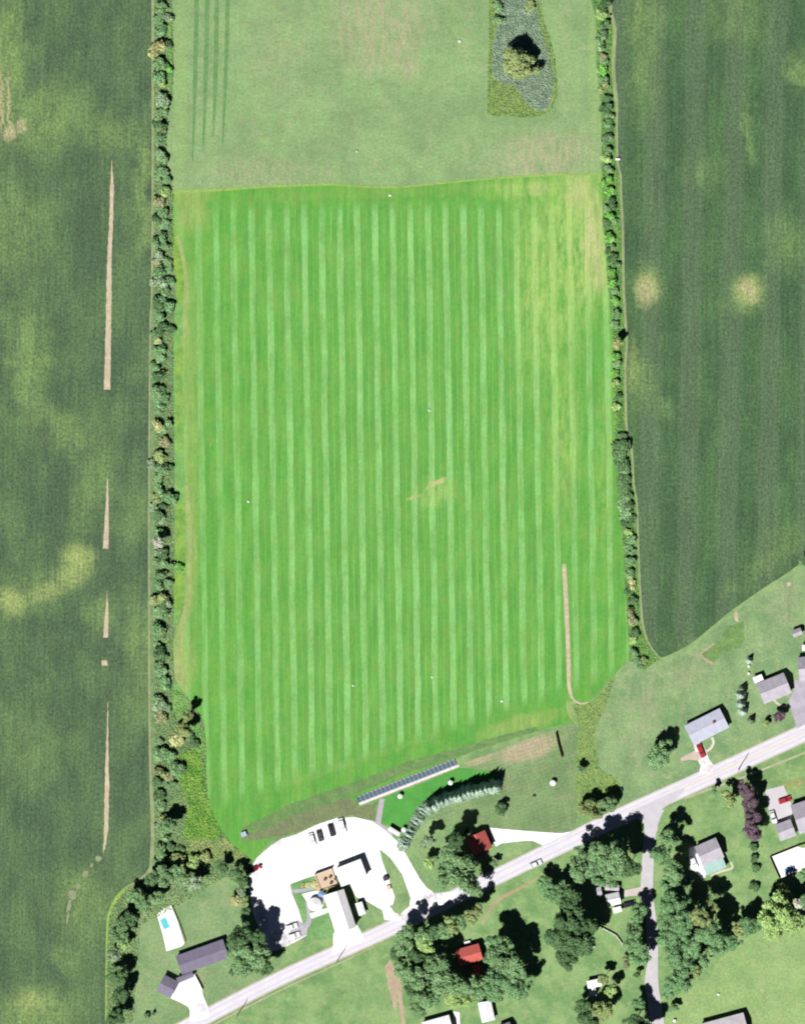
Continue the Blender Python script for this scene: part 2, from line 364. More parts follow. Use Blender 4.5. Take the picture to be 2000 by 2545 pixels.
# darker tractor strips in the pasture
m_strip = m_grass("mown_strip_mat", (98, 156, 78), (118, 168, 92), big=.05, speck=.2)
for i, (xt, xb, yb, w_) in enumerate(((489, 479, 400, 11), (515, 505, 380, 11), (539, 530, 340, 11), (566, 553, 360, 10))):
    ribbon("tractor_track", [(xt, -300), (xt, 0), ((xt+xb)/2+1, 200), (xb, yb)], [w_, w_, w_, 2], .05, m_strip, n=5)
HAY = [(432,480),(434,540),(446,600),(459,650),(463,700),(456,790),(455,900),(456,1050),(459,1200),(462,1300),(462,1450),(456,1520),(440,1560),(431,1600),(434,1680),(446,1710),(470,1738),(495,1775),(509,1800),(511,1860),(514,1930),(515,1978),(523,2012),(536,2040),(558,2078),(580,2104),(607,2124),(630,2138),(700,2060),(740,2060),(900,2000),(1060,1925),(1200,1850),(1320,1815),(1411,1800),(1425,1790),(1411,1765),(1409,1740),(1428,1744),(1446,1750),(1464,1743),(1486,1724),(1510,1693),(1527,1677),(1545,1655),(1562,1640),(1563,1600),(1557,1550),(1556,1500),(1551,1450),(1549,1400),(1545,1350),(1541,1300),(1530,1200),(1525,1100),(1523,1000),(1521,900),(1520,800),(1508,700),(1504,620),(1497,560),(1494,434),(1347,436),(1171,448),(972,466),(820,460),(656,465),(560,470)]
sheet("hay_field", HAY, z+.005, m_hay())
m_line = m_grass("fence_line_grass_mat", (150, 200, 70), (172, 205, 90), (165, 160, 95), big=.06)
ribbon("field_boundary_strip", [(430,478),(560,471),(656,465),(820,459),(972,466),(1171,448),(1347,436),(1494,434)], [10,6,4,4,4,4,5,5], .06, m_line)
m_dgr = m_grass("headland_mat", (98, 150, 72), (120, 162, 84), (128, 140, 88), streak=.1, rot=18, big=.03)
sheet("headland", [(600,2058),(730,1995),(900,1937),(1000,1897),(1090,1872),(1230,1832),(1330,1806),(1340,1816),(1230,1850),(1100,1893),(1000,1926),(885,1972),(760,2022),(690,2050),(640,2068)], .05, m_dgr, ragged=2)
m_brn = m_grass("worn_grass_mat", (122, 140, 90), (132, 150, 92), (140, 128, 96), streak=.12, rot=18, big=.04)
sheet("worn_grass", [(610,2072),(640,2066),(760,2016),(870,1980),(884,1992),(890,2006),(935,1996),(930,2040),(880,2028),(838,2030),(740,2066),(690,2080),(640,2088),(600,2090)], .055, m_brn, ragged=2)
m_bare = m_grass("bare_soil_mat", (222, 202, 168), (234, 216, 186), (170, 160, 120), big=.05, speck=.12)
def bare(pts, sd, zz=.06, nm="bare_strip"): return sheet(nm, pts, zz, m_bare, ragged=.9, seed=sd)
bare([(278,395),(284,470),(281,560),(278,640),(277,800),(275,968),(259,968),(262,860),(267,640),(272,560),(274,470)], 1)
bare([(268,1180),(271,1260),(270,1363),(256,1363),(260,1300),(264,1240)], 2)
bare([(267,1465),(270,1530),(269,1584),(257,1584),(261,1530)], 3)
bare([(253,1642),(267,1641),(268,1654),(254,1655)], 4)
bare([(269,1740),(270,1850),(272,1960),(270,2060),(264,2100),(257,2122),(259,2080),(260,1990),(263,1880)], 5)
m_pale = m_grass("thin_crop_mat", (150, 168, 118), (165, 172, 128), (176, 168, 130), big=.08)
for i, (x, y, a, b, r) in enumerate(((245,2134,8,8,0),(228,2150,4,5,0),(212,2172,7,10,20),(195,2203,7,7,0),(180,2225,10,13,0),(172,2250,5,18,15),(169,2280,2,20,8))):
    sheet("thin_crop_patch", [(x+a*math.cos(t)*math.cos(r*.017)-b*math.sin(t)*math.sin(r*.017), y+a*math.cos(t)*math.sin(r*.017)+b*math.sin(t)*math.cos(r*.017)) for t in [k*math.pi/5 for k in range(10)]], .055, m_pale, ragged=1.5, seed=i)
m_edge = m_grass("field_edge_mat", (150, 170, 112), (172, 186, 130), (190, 176, 140), big=.06, speck=.12)
ribbon("field_margin", [(380,-300),(380,0),(380,400),(379,600),(377,750),(374,800),(372,1000),(371,1200),(371,1600),(373,1850),(376,1950),(380,2050),(378,2130),(372,2165),(345,2190),(311,2210)], [6,6,5,5,4,4,4,4,5,6,8,10,10,10,10,10], .065, m_edge)
ribbon("field_margin", [(311,2210),(292,2231),(277,2260),(268,2293),(265,2400),(264,2545),(263,2800)], [10,10,9,5,4,4,4], .066, m_line)
ribbon("field_margin", [(p[0], p[1]) for p in RIGHT_EDGE[:27]], [9,9,9,9,9,10,7,5,5,5,5,5,6,6,5,5,6,5,5,5,4,4,4,5,6,5,5], .066, m_edge, n=3)
ribbon("field_margin", [(1622,1618),(1638,1637),(1662,1632),(1716,1604),(1769,1562),(1821,1520),(1892,1470),(1955,1430),(2000,1402),(2150,1315)], [8,9,8,8,9,9,9,10,14,14], .067, m_grass("verge_mat", (138,178,104), (158,192,118), big=.04))
m_hedgeground = m_grass("hedgerow_ground_mat", (104, 144, 88), (134, 166, 104), (156, 172, 100), big=.04, speck=.35)
HR_L = LEFT_EDGE[:15]+[(368,2172),(311,2212),(277,2260),(268,2293),(264,2545),(330,2545),(350,2300),(430,2260),(560,2180),(600,2200),(625,2180),(627,2138)]+[(605,2123),(579,2103),(557,2077),(535,2040),(522,2011),(515,1978),(513,1900),(509,1800),(490,1765),(465,1735),(445,1710),(434,1680),(430,1600),(438,1560),(455,1520),(461,1450),(461,1300),(458,1200),(455,1050),(455,790),(462,700),(458,650),(445,600),(434,540),(432,480),(414,400),(416,300),(428,250),(432,150),(428,0),(425,-400)]
sheet("hedgerow_ground", HR_L, .012, m_hedgeground)
m_lime = m_grass("weed_patch_mat", (108, 172, 44), (148, 196, 62), (178, 184, 84), big=.03, speck=.3)
LIME = [(446,1875),(470,1865),(500,1870),(508,1900),(510,1960),(515,1985),(524,2015),(537,2043),(552,2068),(540,2090),(500,2085),(478,2095),(455,2080),(462,2040),(468,2000),(455,1960),(440,1930),(448,1900)]
sheet("weed_patch", LIME, .04, m_lime, ragged=3)
LIMEL = [(436,560),(450,600),(458,640),(461,690),(454,750),(440,760),(436,700),(430,640),(426,590)]
m_brg = m_grass("bright_verge_mat", (110,180,80), (138,200,92), (160,200,86), big=.03, speck=.22)
ribbon("bright_verge", [(420,20),(421,140),(418,230)], [10,14,6], .038, m_brg)
ribbon("bright_verge", [(432,500),(438,580),(450,650),(450,740),(444,820),(444,1000),(446,1120),(448,1240),(450,1400),(446,1490),(436,1550)], [4,14,22,24,24,24,24,26,28,24,8], .038, m_brg)
ribbon("bright_verge", [(436,1700),(450,1760),(490,1830),(500,1880)], [10,40,40,30], .037, m_brg)
sheet("weed_patch", LIMEL, .04, m_lime, ragged=2)
sheet("weed_patch", [(446,850),(453,860),(452,1000),(452,1120),(442,1120),(440,980),(438,880)], .04, m_lime, ragged=2)
sheet("weed_patch", [(440,1260),(458,1240),(459,1400),(455,1500),(440,1540),(432,1480),(436,1380)], .04, m_lime, ragged=3)
m_ltan = m_grass("dry_weeds_mat", (150, 172, 92), (176, 186, 110), (190, 176, 128), big=.04)
sheet("dry_weeds", [(478,2095),(500,2085),(545,2090),(560,2082),(590,2112),(622,2137),(600,2150),(560,2128),(510,2150),(440,2160),(420,2140),(450,2110)], .045, m_ltan, ragged=3)
# worn edge of the hay field
m_yel = m_grass("dry_hay_edge_mat", (160, 186, 96), (172, 200, 110), (190, 188, 130), streak=.1, big=.04, speck=.15)
ribbon("dry_edge", [(441,585),(459,660),(464,720),(460,800),(460,870)], [10,10,12,12,6], .068, m_yel)
ribbon("dry_edge", [(464,1205),(470,1300),(471,1420),(466,1500),(452,1560),(444,1620),(448,1680),(466,1722)], [8,14,16,15,16,22,26,8], .068, m_yel)
HR_R = [(p[0], p[1]) for p in RIGHT_EDGE[:28]]+[(1600,1665),(1560,1645)]+[(1563,1600),(1557,1550),(1556,1500),(1551,1450),(1549,1400),(1545,1350),(1541,1300),(1530,1200),(1525,1100),(1523,1000),(1521,900),(1520,800),(1508,700),(1504,620),(1497,560),(1494,434),(1494,400),(1492,276),(1488,220),(1481,166),(1481,74),(1475,28),(1468,0),(1460,-400)]
m_hr2 = m_grass("right_hedgerow_mat", (98, 150, 72), (118, 172, 72), (150, 182, 80), big=.03, speck=.3)
sheet("hedgerow_ground", HR_R, .014, m_hr2)
sheet("weed_patch", [(1524,880),(1530,890),(1532,1060),(1527,1060),(1524,960)], .041, m_lime, ragged=1.5)
# wet meadow island with the lone tree
m_gry = m_grass("reed_patch_mat", (118, 146, 120), (144, 168, 138), (146, 152, 132), big=.05, speck=.3)
ISL = [(1218,-400),(1216,0),(1216,60),(1213,200),(1210,285),(1240,290),(1310,293),(1340,290),(1370,275),(1383,240),(1385,200),(1380,150),(1368,100),(1350,50),(1335,0),(1330,-400)]
m_goldn = m_grass("goldenrod_mat", (126, 166, 88), (152, 186, 86), (170, 172, 100), big=.05, speck=.3)
sheet("weed_island", ISL, .045, m_goldn, ragged=1.5)
sheet("reed_patch", [(1250,-400),(1248,0),(1238,60),(1224,110),(1224,190),(1245,205),(1280,215),(1310,258),(1336,277),(1360,270),(1372,240),(1374,190),(1364,140),(1345,80),(1325,0),(1320,-400)], .052, m_gry, ragged=2)
# bare track in the hay field
ribbon("dirt_track", [(1401,1402),(1403,1440),(1408,1540),(1412,1640),(1413,1700),(1420,1735)], [9,11,11,10,9,7], .07, m_bare, n=6)
ribbon("dirt_track", [(1420,1732),(1428,1742),(1446,1749),(1462,1744)], [6,5,4,2], .072, m_bare, n=4)
ribbon("dirt_track", [(1410,1740),(1410,1760),(1417,1780),(1430,1795)], [4,6,6,3], .072, m_yel, n=4)
TRI = [(1422,1750),(1446,1754),(1468,1746),(1490,1726),(1512,1696),(1526,1682),(1520,1706),(1510,1735),(1498,1765),(1488,1790),(1478,1810),(1475,1850),(1485,1890),(1490,1912),(1510,1925),(1535,1935),(1541,1950),(1540,1975),(1500,2010),(1440,2010),(1430,1960),(1430,1900),(1436,1850),(1436,1800)]
sheet("weed_patch", TRI, .048, m_goldn, ragged=2)
m_lawnE = m_grass("east_lawn_mat", (126, 168, 106), (152, 188, 122), (180, 192, 138), streak=.06, rot=12, yellow=[(1600,1780,50,220,8,.9,.6),(1700,1680,120,50,-30,.9,.6),(1950,1500,60,100,10,.9,.6)], band=(60, 12, .03))
sheet("lawn", [(1562,1642),(1600,1665),(1640,1640),(1662,1633),(1716,1605),(1769,1563),(1821,1521),(1892,1471),(1955,1432),(2000,1404),(2300,1230),(2300,1680),(2000,1795),(1737,1918),(1540,2009),(1541,1950),(1535,1935),(1510,1925),(1490,1912),(1480,1850),(1478,1810),(1490,1790),(1512,1735),(1528,1682),(1545,1660)], .04, m_lawnE)
sheet("meadow", [(1500,2900),(1560,2620),(1690,2470),(1760,2430),(1790,2380),(1880,2310),(2000,2290),(2600,2200),(2600,2900)], .035, m_grass("meadow_mat", (150, 190, 110), (168, 202, 122), (182, 200, 132), big=.01, streak=.05, rot=25), ragged=2)
sheet("lawn", [(1152,1896),(1250,1860),(1380,1810),(1420,1795),(1436,1810),(1430,1900),(1430,1960),(1440,2010),(1425,2060),(1387,2070),(1246,2060),(1100,2040),(1030,2030),(1070,2015),(1236,1960)], .04,
  m_grass("range_lawn_mat", (120, 156, 94), (140, 174, 108), (162, 168, 122), streak=.12, rot=14, band=(9, -72, .05), spots=(((196,186,146), [(1310, 1862, 100, 40, -17, .6), (1190, 1888, 66, 16, -17, .7, .8)]),((140,176,112), [(1290, 1905, 120, 16, -14, .8, .5)]))), ragged=1.5)
if 0: sheet("dry_patch", [(1140,1893),(1200,1875),(1240,1862),(1375,1818),(1385,1835),(1386,1860),(1340,1895),(1300,1916),(1262,1900),(1235,1882),(1180,1905),(1145,1912)], .05, m_grass("dry_patch_mat", (172,182,128), (200,190,150), (214,190,160), streak=.12, rot=14, big=.03, speck=.18), ragged=3)
sheet("practice_green", [(938,1988),(1052,1946),(1140,1908),(1228,1916),(1232,1936),(1130,1958),(1060,1995),(1030,2040),(1012,2068),(975,2058),(945,2043),(936,2030),(940,2010)], .052, m_grass("practice_green_mat", (72,172,50), (86,182,60), big=.02, speck=.12))
sheet("lawn", [(990,2120),(1010,2090),(1060,2010),(1200,1960),(1240,1965),(1235,2050),(1246,2061),(1246,2096),(1324,2091),(1345,2103),(1196,2177),(1140,2216),(1078,2217),(1055,2204),(1043,2184),(1014,2135)], .038, G_LAWN)
sheet("lawn", [(380,2200),(470,2180),(560,2190),(600,2250),(625,2290),(655,2370),(700,2380),(700,2412),(430,2545),(300,2600),(300,2400),(340,2300)], .036, m_grass("yard_lawn_mat", (126,168,104), (152,184,120), (172,178,130), streak=.05, rot=-15), ragged=1.5)
# roads, lot and drives
m_lot = m_pave("gravel_lot_mat", (255,252,253), (255,255,255), .03, .03)
_n = m_lot.node_tree; _b = _n.nodes["Principled BSDF"]; _src = _b.inputs["Base Color"].links[0].from_socket
_N = NT.__new__(NT); _N.m = m_lot; _N.t = _n; _N.b = _b; _N.wpos = _n.nodes["Geometry"].outputs["Position"]; _N.obj = _N.wpos
_p = _N.px(); _d = distort(_N, _p, 26, .04)
_N.set(_b.inputs["Base Color"], _N.mix(_N.math('MULTIPLY', _N.blobs(_d, [(700,2335,60,34,-18,.7),(650,2290,24,60,0,.7,.8),(1080,2225,60,22,-20,.8),(1000,2270,50,22,-20,.8,.7),(500,2505,34,26,0,.8,.8),(690,2095,60,12,-24,.7,.7),(640,2160,16,40,10,.7,.6)]), _N.mr(_N.noise(_p, .09, 4, .7), .3, .6)), _src, A(222, 216, 226)))
m_lot.node_tree.nodes["Principled BSDF"].inputs["Roughness"].default_value = .95
LOTW = m_pave("pale_concrete_mat", (250,248,246), (255,255,252), .04, .04)
GREYP = m_pave("grey_pavement_mat", (196,190,204), (214,208,218), .05, .06)
MAIN = [(100,2737),(300,2640),(478,2545),(700,2430),(960,2312),(1213,2189),(1400,2098),(1540,2030),(1744,1938),(2000,1820),(2250,1706)]
m_sh = m_grass("shoulder_mat", (212,206,176), (196,196,150), (160,178,112), big=.05, speck=.1)
ribbon("road_shoulder", MAIN, [42,42,42,40,42,42,44,46,46,48,48], .07, m_sh, n=10)
ribbon("road", MAIN, [36,36,36,34,36,38,40,42,42,42,42], .085, m_road("asphalt_mat"), n=10)
m_yl = m_pave("yellow_paint_mat", (246,238,196), (240,232,206), .2, .05)
ribbon("road_marking", [(1560,2021),(1744,1938),(2000,1820),(2250,1706)], [1.6]*4, .09, m_yl, n=10, off=1.2)
ribbon("road_marking", [(1560,2021),(1744,1938),(2000,1820),(2250,1706)], [1.6]*4, .09, m_yl, n=10, off=-1.8)
SIDE = [(1622,2010),(1618,2050),(1612,2100),(1607,2180),(1607,2230),(1616,2280),(1620,2330),(1622,2380),(1618,2440),(1625,2490),(1632,2545),(1650,2700)]
ribbon("side_road", SIDE, [56,30,28,30,32,26,28,24,34,32,34,34], .078, m_pave("side_road_mat", (224,219,224), (234,230,234), .05, .06), n=8)
sheet("junction_apron", [(1560,2020),(1600,2000),(1645,1980),(1700,1958),(1680,1985),(1645,2010),(1636,2030),(1630,2070),(1602,2070),(1600,2050),(1585,2036)], .092, m_pave("junction_mat", (226,221,230), (234,230,236), .05, .05), smooth=True)
LOT = [(619,2179),(624,2156),(639,2132),(671,2103),(698,2085),(736,2074),(794,2047),(838,2033),(882,2031),(926,2041),(945,2055),(962,2068),(993,2096),(1015,2135),(1043,2184),(1060,2206),(1080,2219),(1141,2216),(1090,2255),(1015,2275),(993,2272),(1017,2252),(1020,2232),(999,2173),(970,2132),(943,2110),(949,2138),(964,2179),(981,2229),(976,2249),(967,2252),(990,2272),(1000,2290),(955,2286),(950,2262),(911,2240),(885,2229),(873,2205),(850,2195),(830,2170),(791,2174),(765,2181),(721,2197),(724,2217),(741,2258),(753,2299),(762,2311),(762,2325),(736,2340),(700,2358),(657,2370),(648,2317),(630,2273),(621,2229)]
sheet("parking_lot", LOT, .10, m_lot)
sheet("island_grass", [(944,2111),(970,2133),(998,2173),(1019,2232),(1016,2251),(994,2272),(980,2268),(968,2251),(977,2248),(982,2229),(965,2179),(950,2138)], .11, G_LAWN)
sheet("lawn", [(875,2240),(911,2241),(949,2257),(952,2284),(900,2310),(885,2305),(872,2260)], .09, G_LAWN)
sheet("lawn", [(722,2198),(765,2182),(800,2172),(805,2215),(810,2250),(830,2330),(760,2340),(764,2312),(752,2296),(741,2258),(725,2217)], .088, m_grass("garden_lawn_mat", (112,170,92), (136,188,112), big=.03))
sheet("barn_apron", [(828,2322),(845,2300),(888,2300),(900,2322),(905,2338),(850,2362),(825,2372),(828,2350)], .094, m_lot)
ribbon("garden_path", [(722,2215),(745,2214),(785,2206)], [7,9,7], .096, GREYP)
ribbon("garden_path", [(772,2234),(764,2244),(768,2270),(768,2290),(757,2305)], [5,8,10,12,14], .097, GREYP)
ribbon("garden_path", [(772,2277),(800,2267),(815,2262)], [13,12,10], .098, LOTW)
sheet("courtyard_paving", [(750,2222),(783,2214),(800,2214),(806,2240),(798,2262),(772,2262),(762,2240)], .0975, LOTW)
sheet("asphalt_pad", [(719,2292),(742,2286),(764,2306),(762,2324),(734,2337),(722,2318)], .112, m_pave("asphalt_pad_mat", (196,190,206), (222,216,228), .12, .06))
ribbon("footpath", [(950,1985),(945,2010),(939,2048)], [13,13,14], .1, m_pave("footpath_mat", (196,188,200), (214,206,214), .1, .05))
ribbon("footpath", [(940,2046),(955,2058),(975,2075)], [7,8,6], .102, GREYP)
sheet("driveway", [(1216,2057),(1246,2060),(1330,2067),(1395,2071),(1430,2064),(1400,2095),(1352,2103),(1338,2096),(1324,2090),(1300,2090),(1246,2096),(1232,2104),(1222,2085)], .075, m_lot, smooth=False)
sheet("driveway", [(446,2436),(467,2431),(484,2422),(494,2440),(502,2457),(505,2474),(516,2500),(520,2530),(472,2540),(472,2511),(468,2502),(446,2490),(424,2481),(430,2465)], .09, m_lot)
POOLDK = [(389,2269),(425,2249),(442,2290),(459,2345),(452,2352),(414,2364),(404,2320)]
sheet("pool_deck", POOLDK, .09, m_lot)
sheet("driveway", [(1722,1850),(1735,1845),(1748,1852),(1760,1885),(1775,1905),(1765,1925),(1735,1925),(1740,1903),(1733,1890)], .09, m_pave("drive_mat", (236,226,230), (250,244,246), .06, .05))
sheet("driveway", [(1690,1884),(1725,1866),(1738,1872),(1735,1890),(1712,1888),(1692,1892)], .092, m_pave("worn_drive_mat", (222,200,186), (234,216,206), .06, .05))
ribbon("garden_path", [(1768,1833),(1772,1845),(1765,1860),(1752,1868)], [7,6,6,5], .094, m_pave("cream_path_mat", (240,238,214), (248,244,226), .1, .05))
sheet("driveway", [(1974,1690),(2080,1680),(2080,1760),(2003,1775),(2000,1800),(1978,1812),(1974,1790),(1962,1758),(1958,1740),(1970,1722)], .09, GREYP)
ribbon("garden_path", [(1921,1738),(1930,1748),(1945,1755),(1960,1752)], [6,5,5,6], .094, m_pave("tan_path_mat", (232,214,190), (244,232,206), .1, .05))
sheet("driveway", [(1900,1963),(1946,1952),(1967,2002),(1967,2034),(1925,2048),(1908,2010)], .09, m_pave("parking_pad_mat", (232,226,232), (235,231,235), .06, .05))
ribbon("driveway", [(1600,2214),(1575,2217),(1543,2222)], [24,18,16], .088, m_pave("gravel_spur_mat", (226,214,208), (236,228,220), .06, .06))
sheet("patio", [(1712,2108),(1722,2102),(1742,2125),(1752,2165),(1752,2180),(1742,2184),(1732,2172),(1716,2160),(1710,2140)], .09, m_lot)
ribbon("garden_path", [(1765,2178),(1790,2166),(1818,2157),(1814,2142)], [6,6,6,5], .09, m_pave("cream_walk_mat", (240,238,206), (232,228,196), .1, .05))
sheet("pool_deck", [(1914,2130),(1981,2104),(1993,2108),(2100,2080),(2100,2140),(1998,2161),(1977,2168),(1938,2182)], .09, m_lot)
sheet("driveway", [(1124,2513),(1142,2516),(1144,2600),(1126,2600)], .09, m_pave("south_drive_mat", (246,240,236), (252,248,244), .06, .04))
sheet("worn_soil", [(958,2400),(970,2384),(985,2405),(998,2450),(1006,2545),(999,2560),(992,2500),(986,2470),(984,2530),(977,2500),(962,2440)], .05, m_grass("worn_soil_mat", (214,196,162), (206,180,152), (170,186,124), big=.03, speck=.12), ragged=2)
ribbon("worn_track", [(1200,2300),(1215,2262),(1245,2232),(1290,2208),(1340,2178)], [4,7,9,7,4], .05, m_grass("worn_track_mat", (206,170,136), (190,180,130), (150,170,104), big=.05, speck=.15), n=6)
ribbon("roadside_track", [(520,2552),(620,2500),(720,2450),(830,2400),(930,2352)], [4,4,3,3,2], .06, m_sh, n=6)
ribbon("worn_track", [(1700,1985),(1760,1962),(1850,1930),(2000,1870),(2100,1830)], [5,6,5,5,5], .06, m_sh, n=6)
m_bed = m_grass("vegetable_bed_mat", (104,150,72), (126,172,84), (150,170,110), big=.06)
sheet("vegetable_bed", [(1742,1622),(1790,1590),(1800,1560),(1845,1545),(1848,1590),(1840,1608),(1795,1625),(1772,1648),(1750,1632)], .05, m_bed, ragged=2)
ribbon("bed_border", [(1774,1600),(1743,1622),(1741,1630),(1756,1642),(1770,1650)], [4,4,4,4,8], .055, m_grass("bed_border_mat", (196,172,146), (210,186,156), big=.1), n=3)
sheet("bare_spot", [(1824,1514),(1830,1522),(1834,1546),(1826,1544),(1820,1524)], .055, m_bare, ragged=1)
sheet("bare_spot", [(1955,1447),(1963,1446),(1964,1456),(1956,1457)], .055, m_bare, ragged=1)
sheet("worn_grass", [(2000,1950),(1985,1957),(1940,1960),(1930,1950),(1990,1935)], .052, m_ltan, ragged=2)
# ---------------------------------------------------------------- foliage
def leafmesh(name, P, Nn, size, rng):
    k = len(P); t = rng.normal(size=(k,3)); t -= (t*Nn).sum(1)[:,None]*Nn; t /= np.linalg.norm(t,axis=1)[:,None]+1e-9
    b = np.cross(Nn, t); s = (size*rng.uniform(.6, 1.25, k))[:,None]
    q = rng.uniform(.6, 1.0, k)[:,None]
    V = np.stack([P-t*s-b*s*q*.4, P-b*s*q+t*s*.1, P+t*s+b*s*q*.3, P+b*s*q-t*s*.15], 1).reshape(-1,3)
    me = bpy.data.meshes.new(name)
    me.vertices.add(4*k); me.vertices.foreach_set("co", V.ravel().astype(np.float32))
    me.loops.add(4*k); me.loops.foreach_set("vertex_index", np.arange(4*k, dtype=np.int32))
    me.polygons.add(k); me.polygons.foreach_set("loop_start", np.arange(0, 4*k, 4, dtype=np.int32)); me.polygons.foreach_set("loop_total", np.full(k, 4, dtype=np.int32))
    me.update(calc_edges=True); return me
def unit(v): return v/(np.linalg.norm(v, axis=1)[:,None]+1e-9)
def crown(seed, lobes, leaves, size, flat=.8, spread=.62, lr=(.26,.42), irr=.25):
    rng = np.random.default_rng(seed); P = []; N = []
    dirs = unit(rng.normal(size=(lobes,3))); dirs[:,2] = np.abs(dirs[:,2])*1.1-.15
    rad = rng.uniform(lr[0], lr[1], lobes)
    ang = np.arctan2(dirs[:,1], dirs[:,0]); out = 1+irr*np.sin(ang*2+seed)*.6+irr*np.sin(ang*3+seed*2.1)*.5
    cen = dirs*(spread*rng.uniform(.75,1.12,lobes)*out)[:,None]; cen[:,2] *= flat
    cen = np.vstack([cen, [[0,0,flat*.05]]]); rad = np.append(rad, .5)
    wgt = rad**2/(rad**2).sum()
    for c, r, w_ in zip(cen, rad, wgt):
        k = max(6, int(leaves*w_)); d = unit(rng.normal(size=(k,3))); d[:,2] = np.where(d[:,2] < -.35, -d[:,2], d[:,2])
        rr = r*rng.uniform(.70,1.08,k)*(1+.22*np.sin(d[:,0]*7+c[0]*9)*np.sin(d[:,1]*7+c[1]*5))
        P.append(c+d*rr[:,None]); N.append(unit(d*1.0+rng.normal(size=(k,3))*.55+[0,0,.25]))
    return leafmesh("crown", np.vstack(P), np.vstack(N), size, rng)
def conifer(seed, leaves, size, ragg=.22, tiers=9):
    rng = np.random.default_rng(seed); h = rng.uniform(0,1,leaves)**1.35; a = rng.uniform(0,2*np.pi,leaves)
    fr = (h*tiers) % 1.0
    r = (1-h)**.8*(.72+.28*(1-fr))*(1+ragg*np.sin(a*5+seed)*.5+ragg*rng.normal(size=leaves)*.35)*rng.uniform(.75,1.0,leaves)
    P = np.stack([r*np.cos(a), r*np.sin(a), h], 1)
    N = unit(np.stack([np.cos(a)*.8, np.sin(a)*.8, np.full(leaves,1.0)],1)+rng.normal(size=(leaves,3))*.4)
    return leafmesh("crown", P, N, size, rng)
BIG = [crown(s, 24+s*2, 8500, .05, irr=.34, spread=.72, lr=(.17,.31)) for s in range(1, 6)]
MED = [crown(s+20, 13, 3000, .08, irr=.38, spread=.68, lr=(.22,.36)) for s in range(1, 6)]
SHR = [crown(s+40, 7, 800, .15, irr=.4, spread=.55, lr=(.3,.5)) for s in range(1, 7)]
CON = [conifer(s, 2200, .07) for s in range(1, 4)]
def trunkmesh(seed, limbs=6):
    r = random.Random(seed); m = MB()
    m.bar((0,0,0),(.02,.01,.45),.055,.04,8); m.bar((.02,.01,.45),(0,.03,.85),.04,.012,7)
    for i in range(limbs):
        a = 2*math.pi*i/limbs+r.uniform(-.4,.4); h = r.uniform(.34,.6); l = r.uniform(.28,.42)
        m.bar((.01,.01,h),(math.cos(a)*l,math.sin(a)*l,h+r.uniform(.12,.3)),.022,.007,5)
    return m.mesh("trunk")
TRK = [trunkmesh(s) for s in range(3)]
LG = .51
def m_leaf(name, c, var=.28, dens=1.0):
    n = NT(name); info = n.t.nodes.new("ShaderNodeObjectInfo")
    base = A(*c, k=1/LG)
    v = n.noise(n.obj, 3.0, 3, .6)
    cc = n.mix(n.mr(v, .35, .65), tuple(x*.80 for x in base[:3])+(1,), tuple(min(.9, x*1.15) for x in base[:3])+(1,))
    cc = n.mul(cc, n.mr(n.island, 0, 1, 1-var, 1+var, False))
    cc = n.mul(cc, n.mr(info.outputs["Random"], 0, 1, .86, 1.14, False))
    n.b.inputs["Specular IOR Level"].default_value = .05
    return n.out(cc)
TONES = {'g': ((118,152,104),'mid-green'), 't': ((112,150,102),'bluish-green'), 'l': ((152,182,112),'lime-green'), 'o': ((138,154,100),'olive'),
 'y': ((174,178,122),'yellowish'), 'k': ((88,118,78),'dark green'), 'a': ((134,156,122),'grey-green'), 'b': ((140,144,106),'brownish'),
 's': ((184,208,188),'silvery'), 'p': ((112,94,104),'dark purple'), 'v': ((116,172,84),'vivid green'), 'w': ((200,202,180),'pale grey')}
LM = {k: m_leaf("leaf_"+v[1].replace('-','_').replace(' ','_'), v[0]) for k, v in TONES.items()}
BARK = m_flat("bark_mat", (120,104,88), .95, .1, .2)
def setmat(o, mat):
    if not o.data.materials: o.data.materials.append(None)
    o.material_slots[0].link = 'OBJECT'; o.material_slots[0].material = mat
rt = random.Random(5)
def tree(x, y, r, h, tone, label, cat='tree', group=None, name='tree', shape=None, full=True):
    R = r*S; root = empty(name, W(x, y)); root.rotation_euler = (0,0,rt.uniform(0,6.28))
    tag(root, label, cat, group)
    if shape == 'con':
        me = rt.choice(CON); c = bpy.data.objects.new('crown', me); c.scale = (R, R, h*.96); c.location = (0,0,h*.04)
    else:
        me = rt.choice(BIG if r >= 24 else MED); c = bpy.data.objects.new('crown', me)
        h *= 1.28 if r >= 16 else 1.1; ch = min(h*.62, R*1.15); c.scale = (R*1.04*rt.uniform(.94,1.06), R*1.04*rt.uniform(.94,1.06), ch); c.location = (0,0,h-ch*.95)
    COL.objects.link(c); c.parent = root; setmat(c, LM[tone])
    t = bpy.data.objects.new('trunk', rt.choice(TRK)); COL.objects.link(t); t.parent = root; t.scale = (R*.9 if R < 3 else R*.75, R*.9 if R < 3 else R*.75, h*.95); setmat(t, BARK)
    return root
def shrub(x, y, r, tone, label, group, h=None, name='shrub'):
    R = r*S*1.36; o = bpy.data.objects.new(name, rt.choice(SHR)); COL.objects.link(o); h = h or R*1.5
    o.location = W(x, y, h*.35); o.scale = (R*rt.uniform(.95,1.15), R*rt.uniform(.95,1.15), h*.72); o.rotation_euler = (0,0,rt.uniform(0,6.28))
    setmat(o, LM[tone]); tag(o, label, 'shrub', group); return o
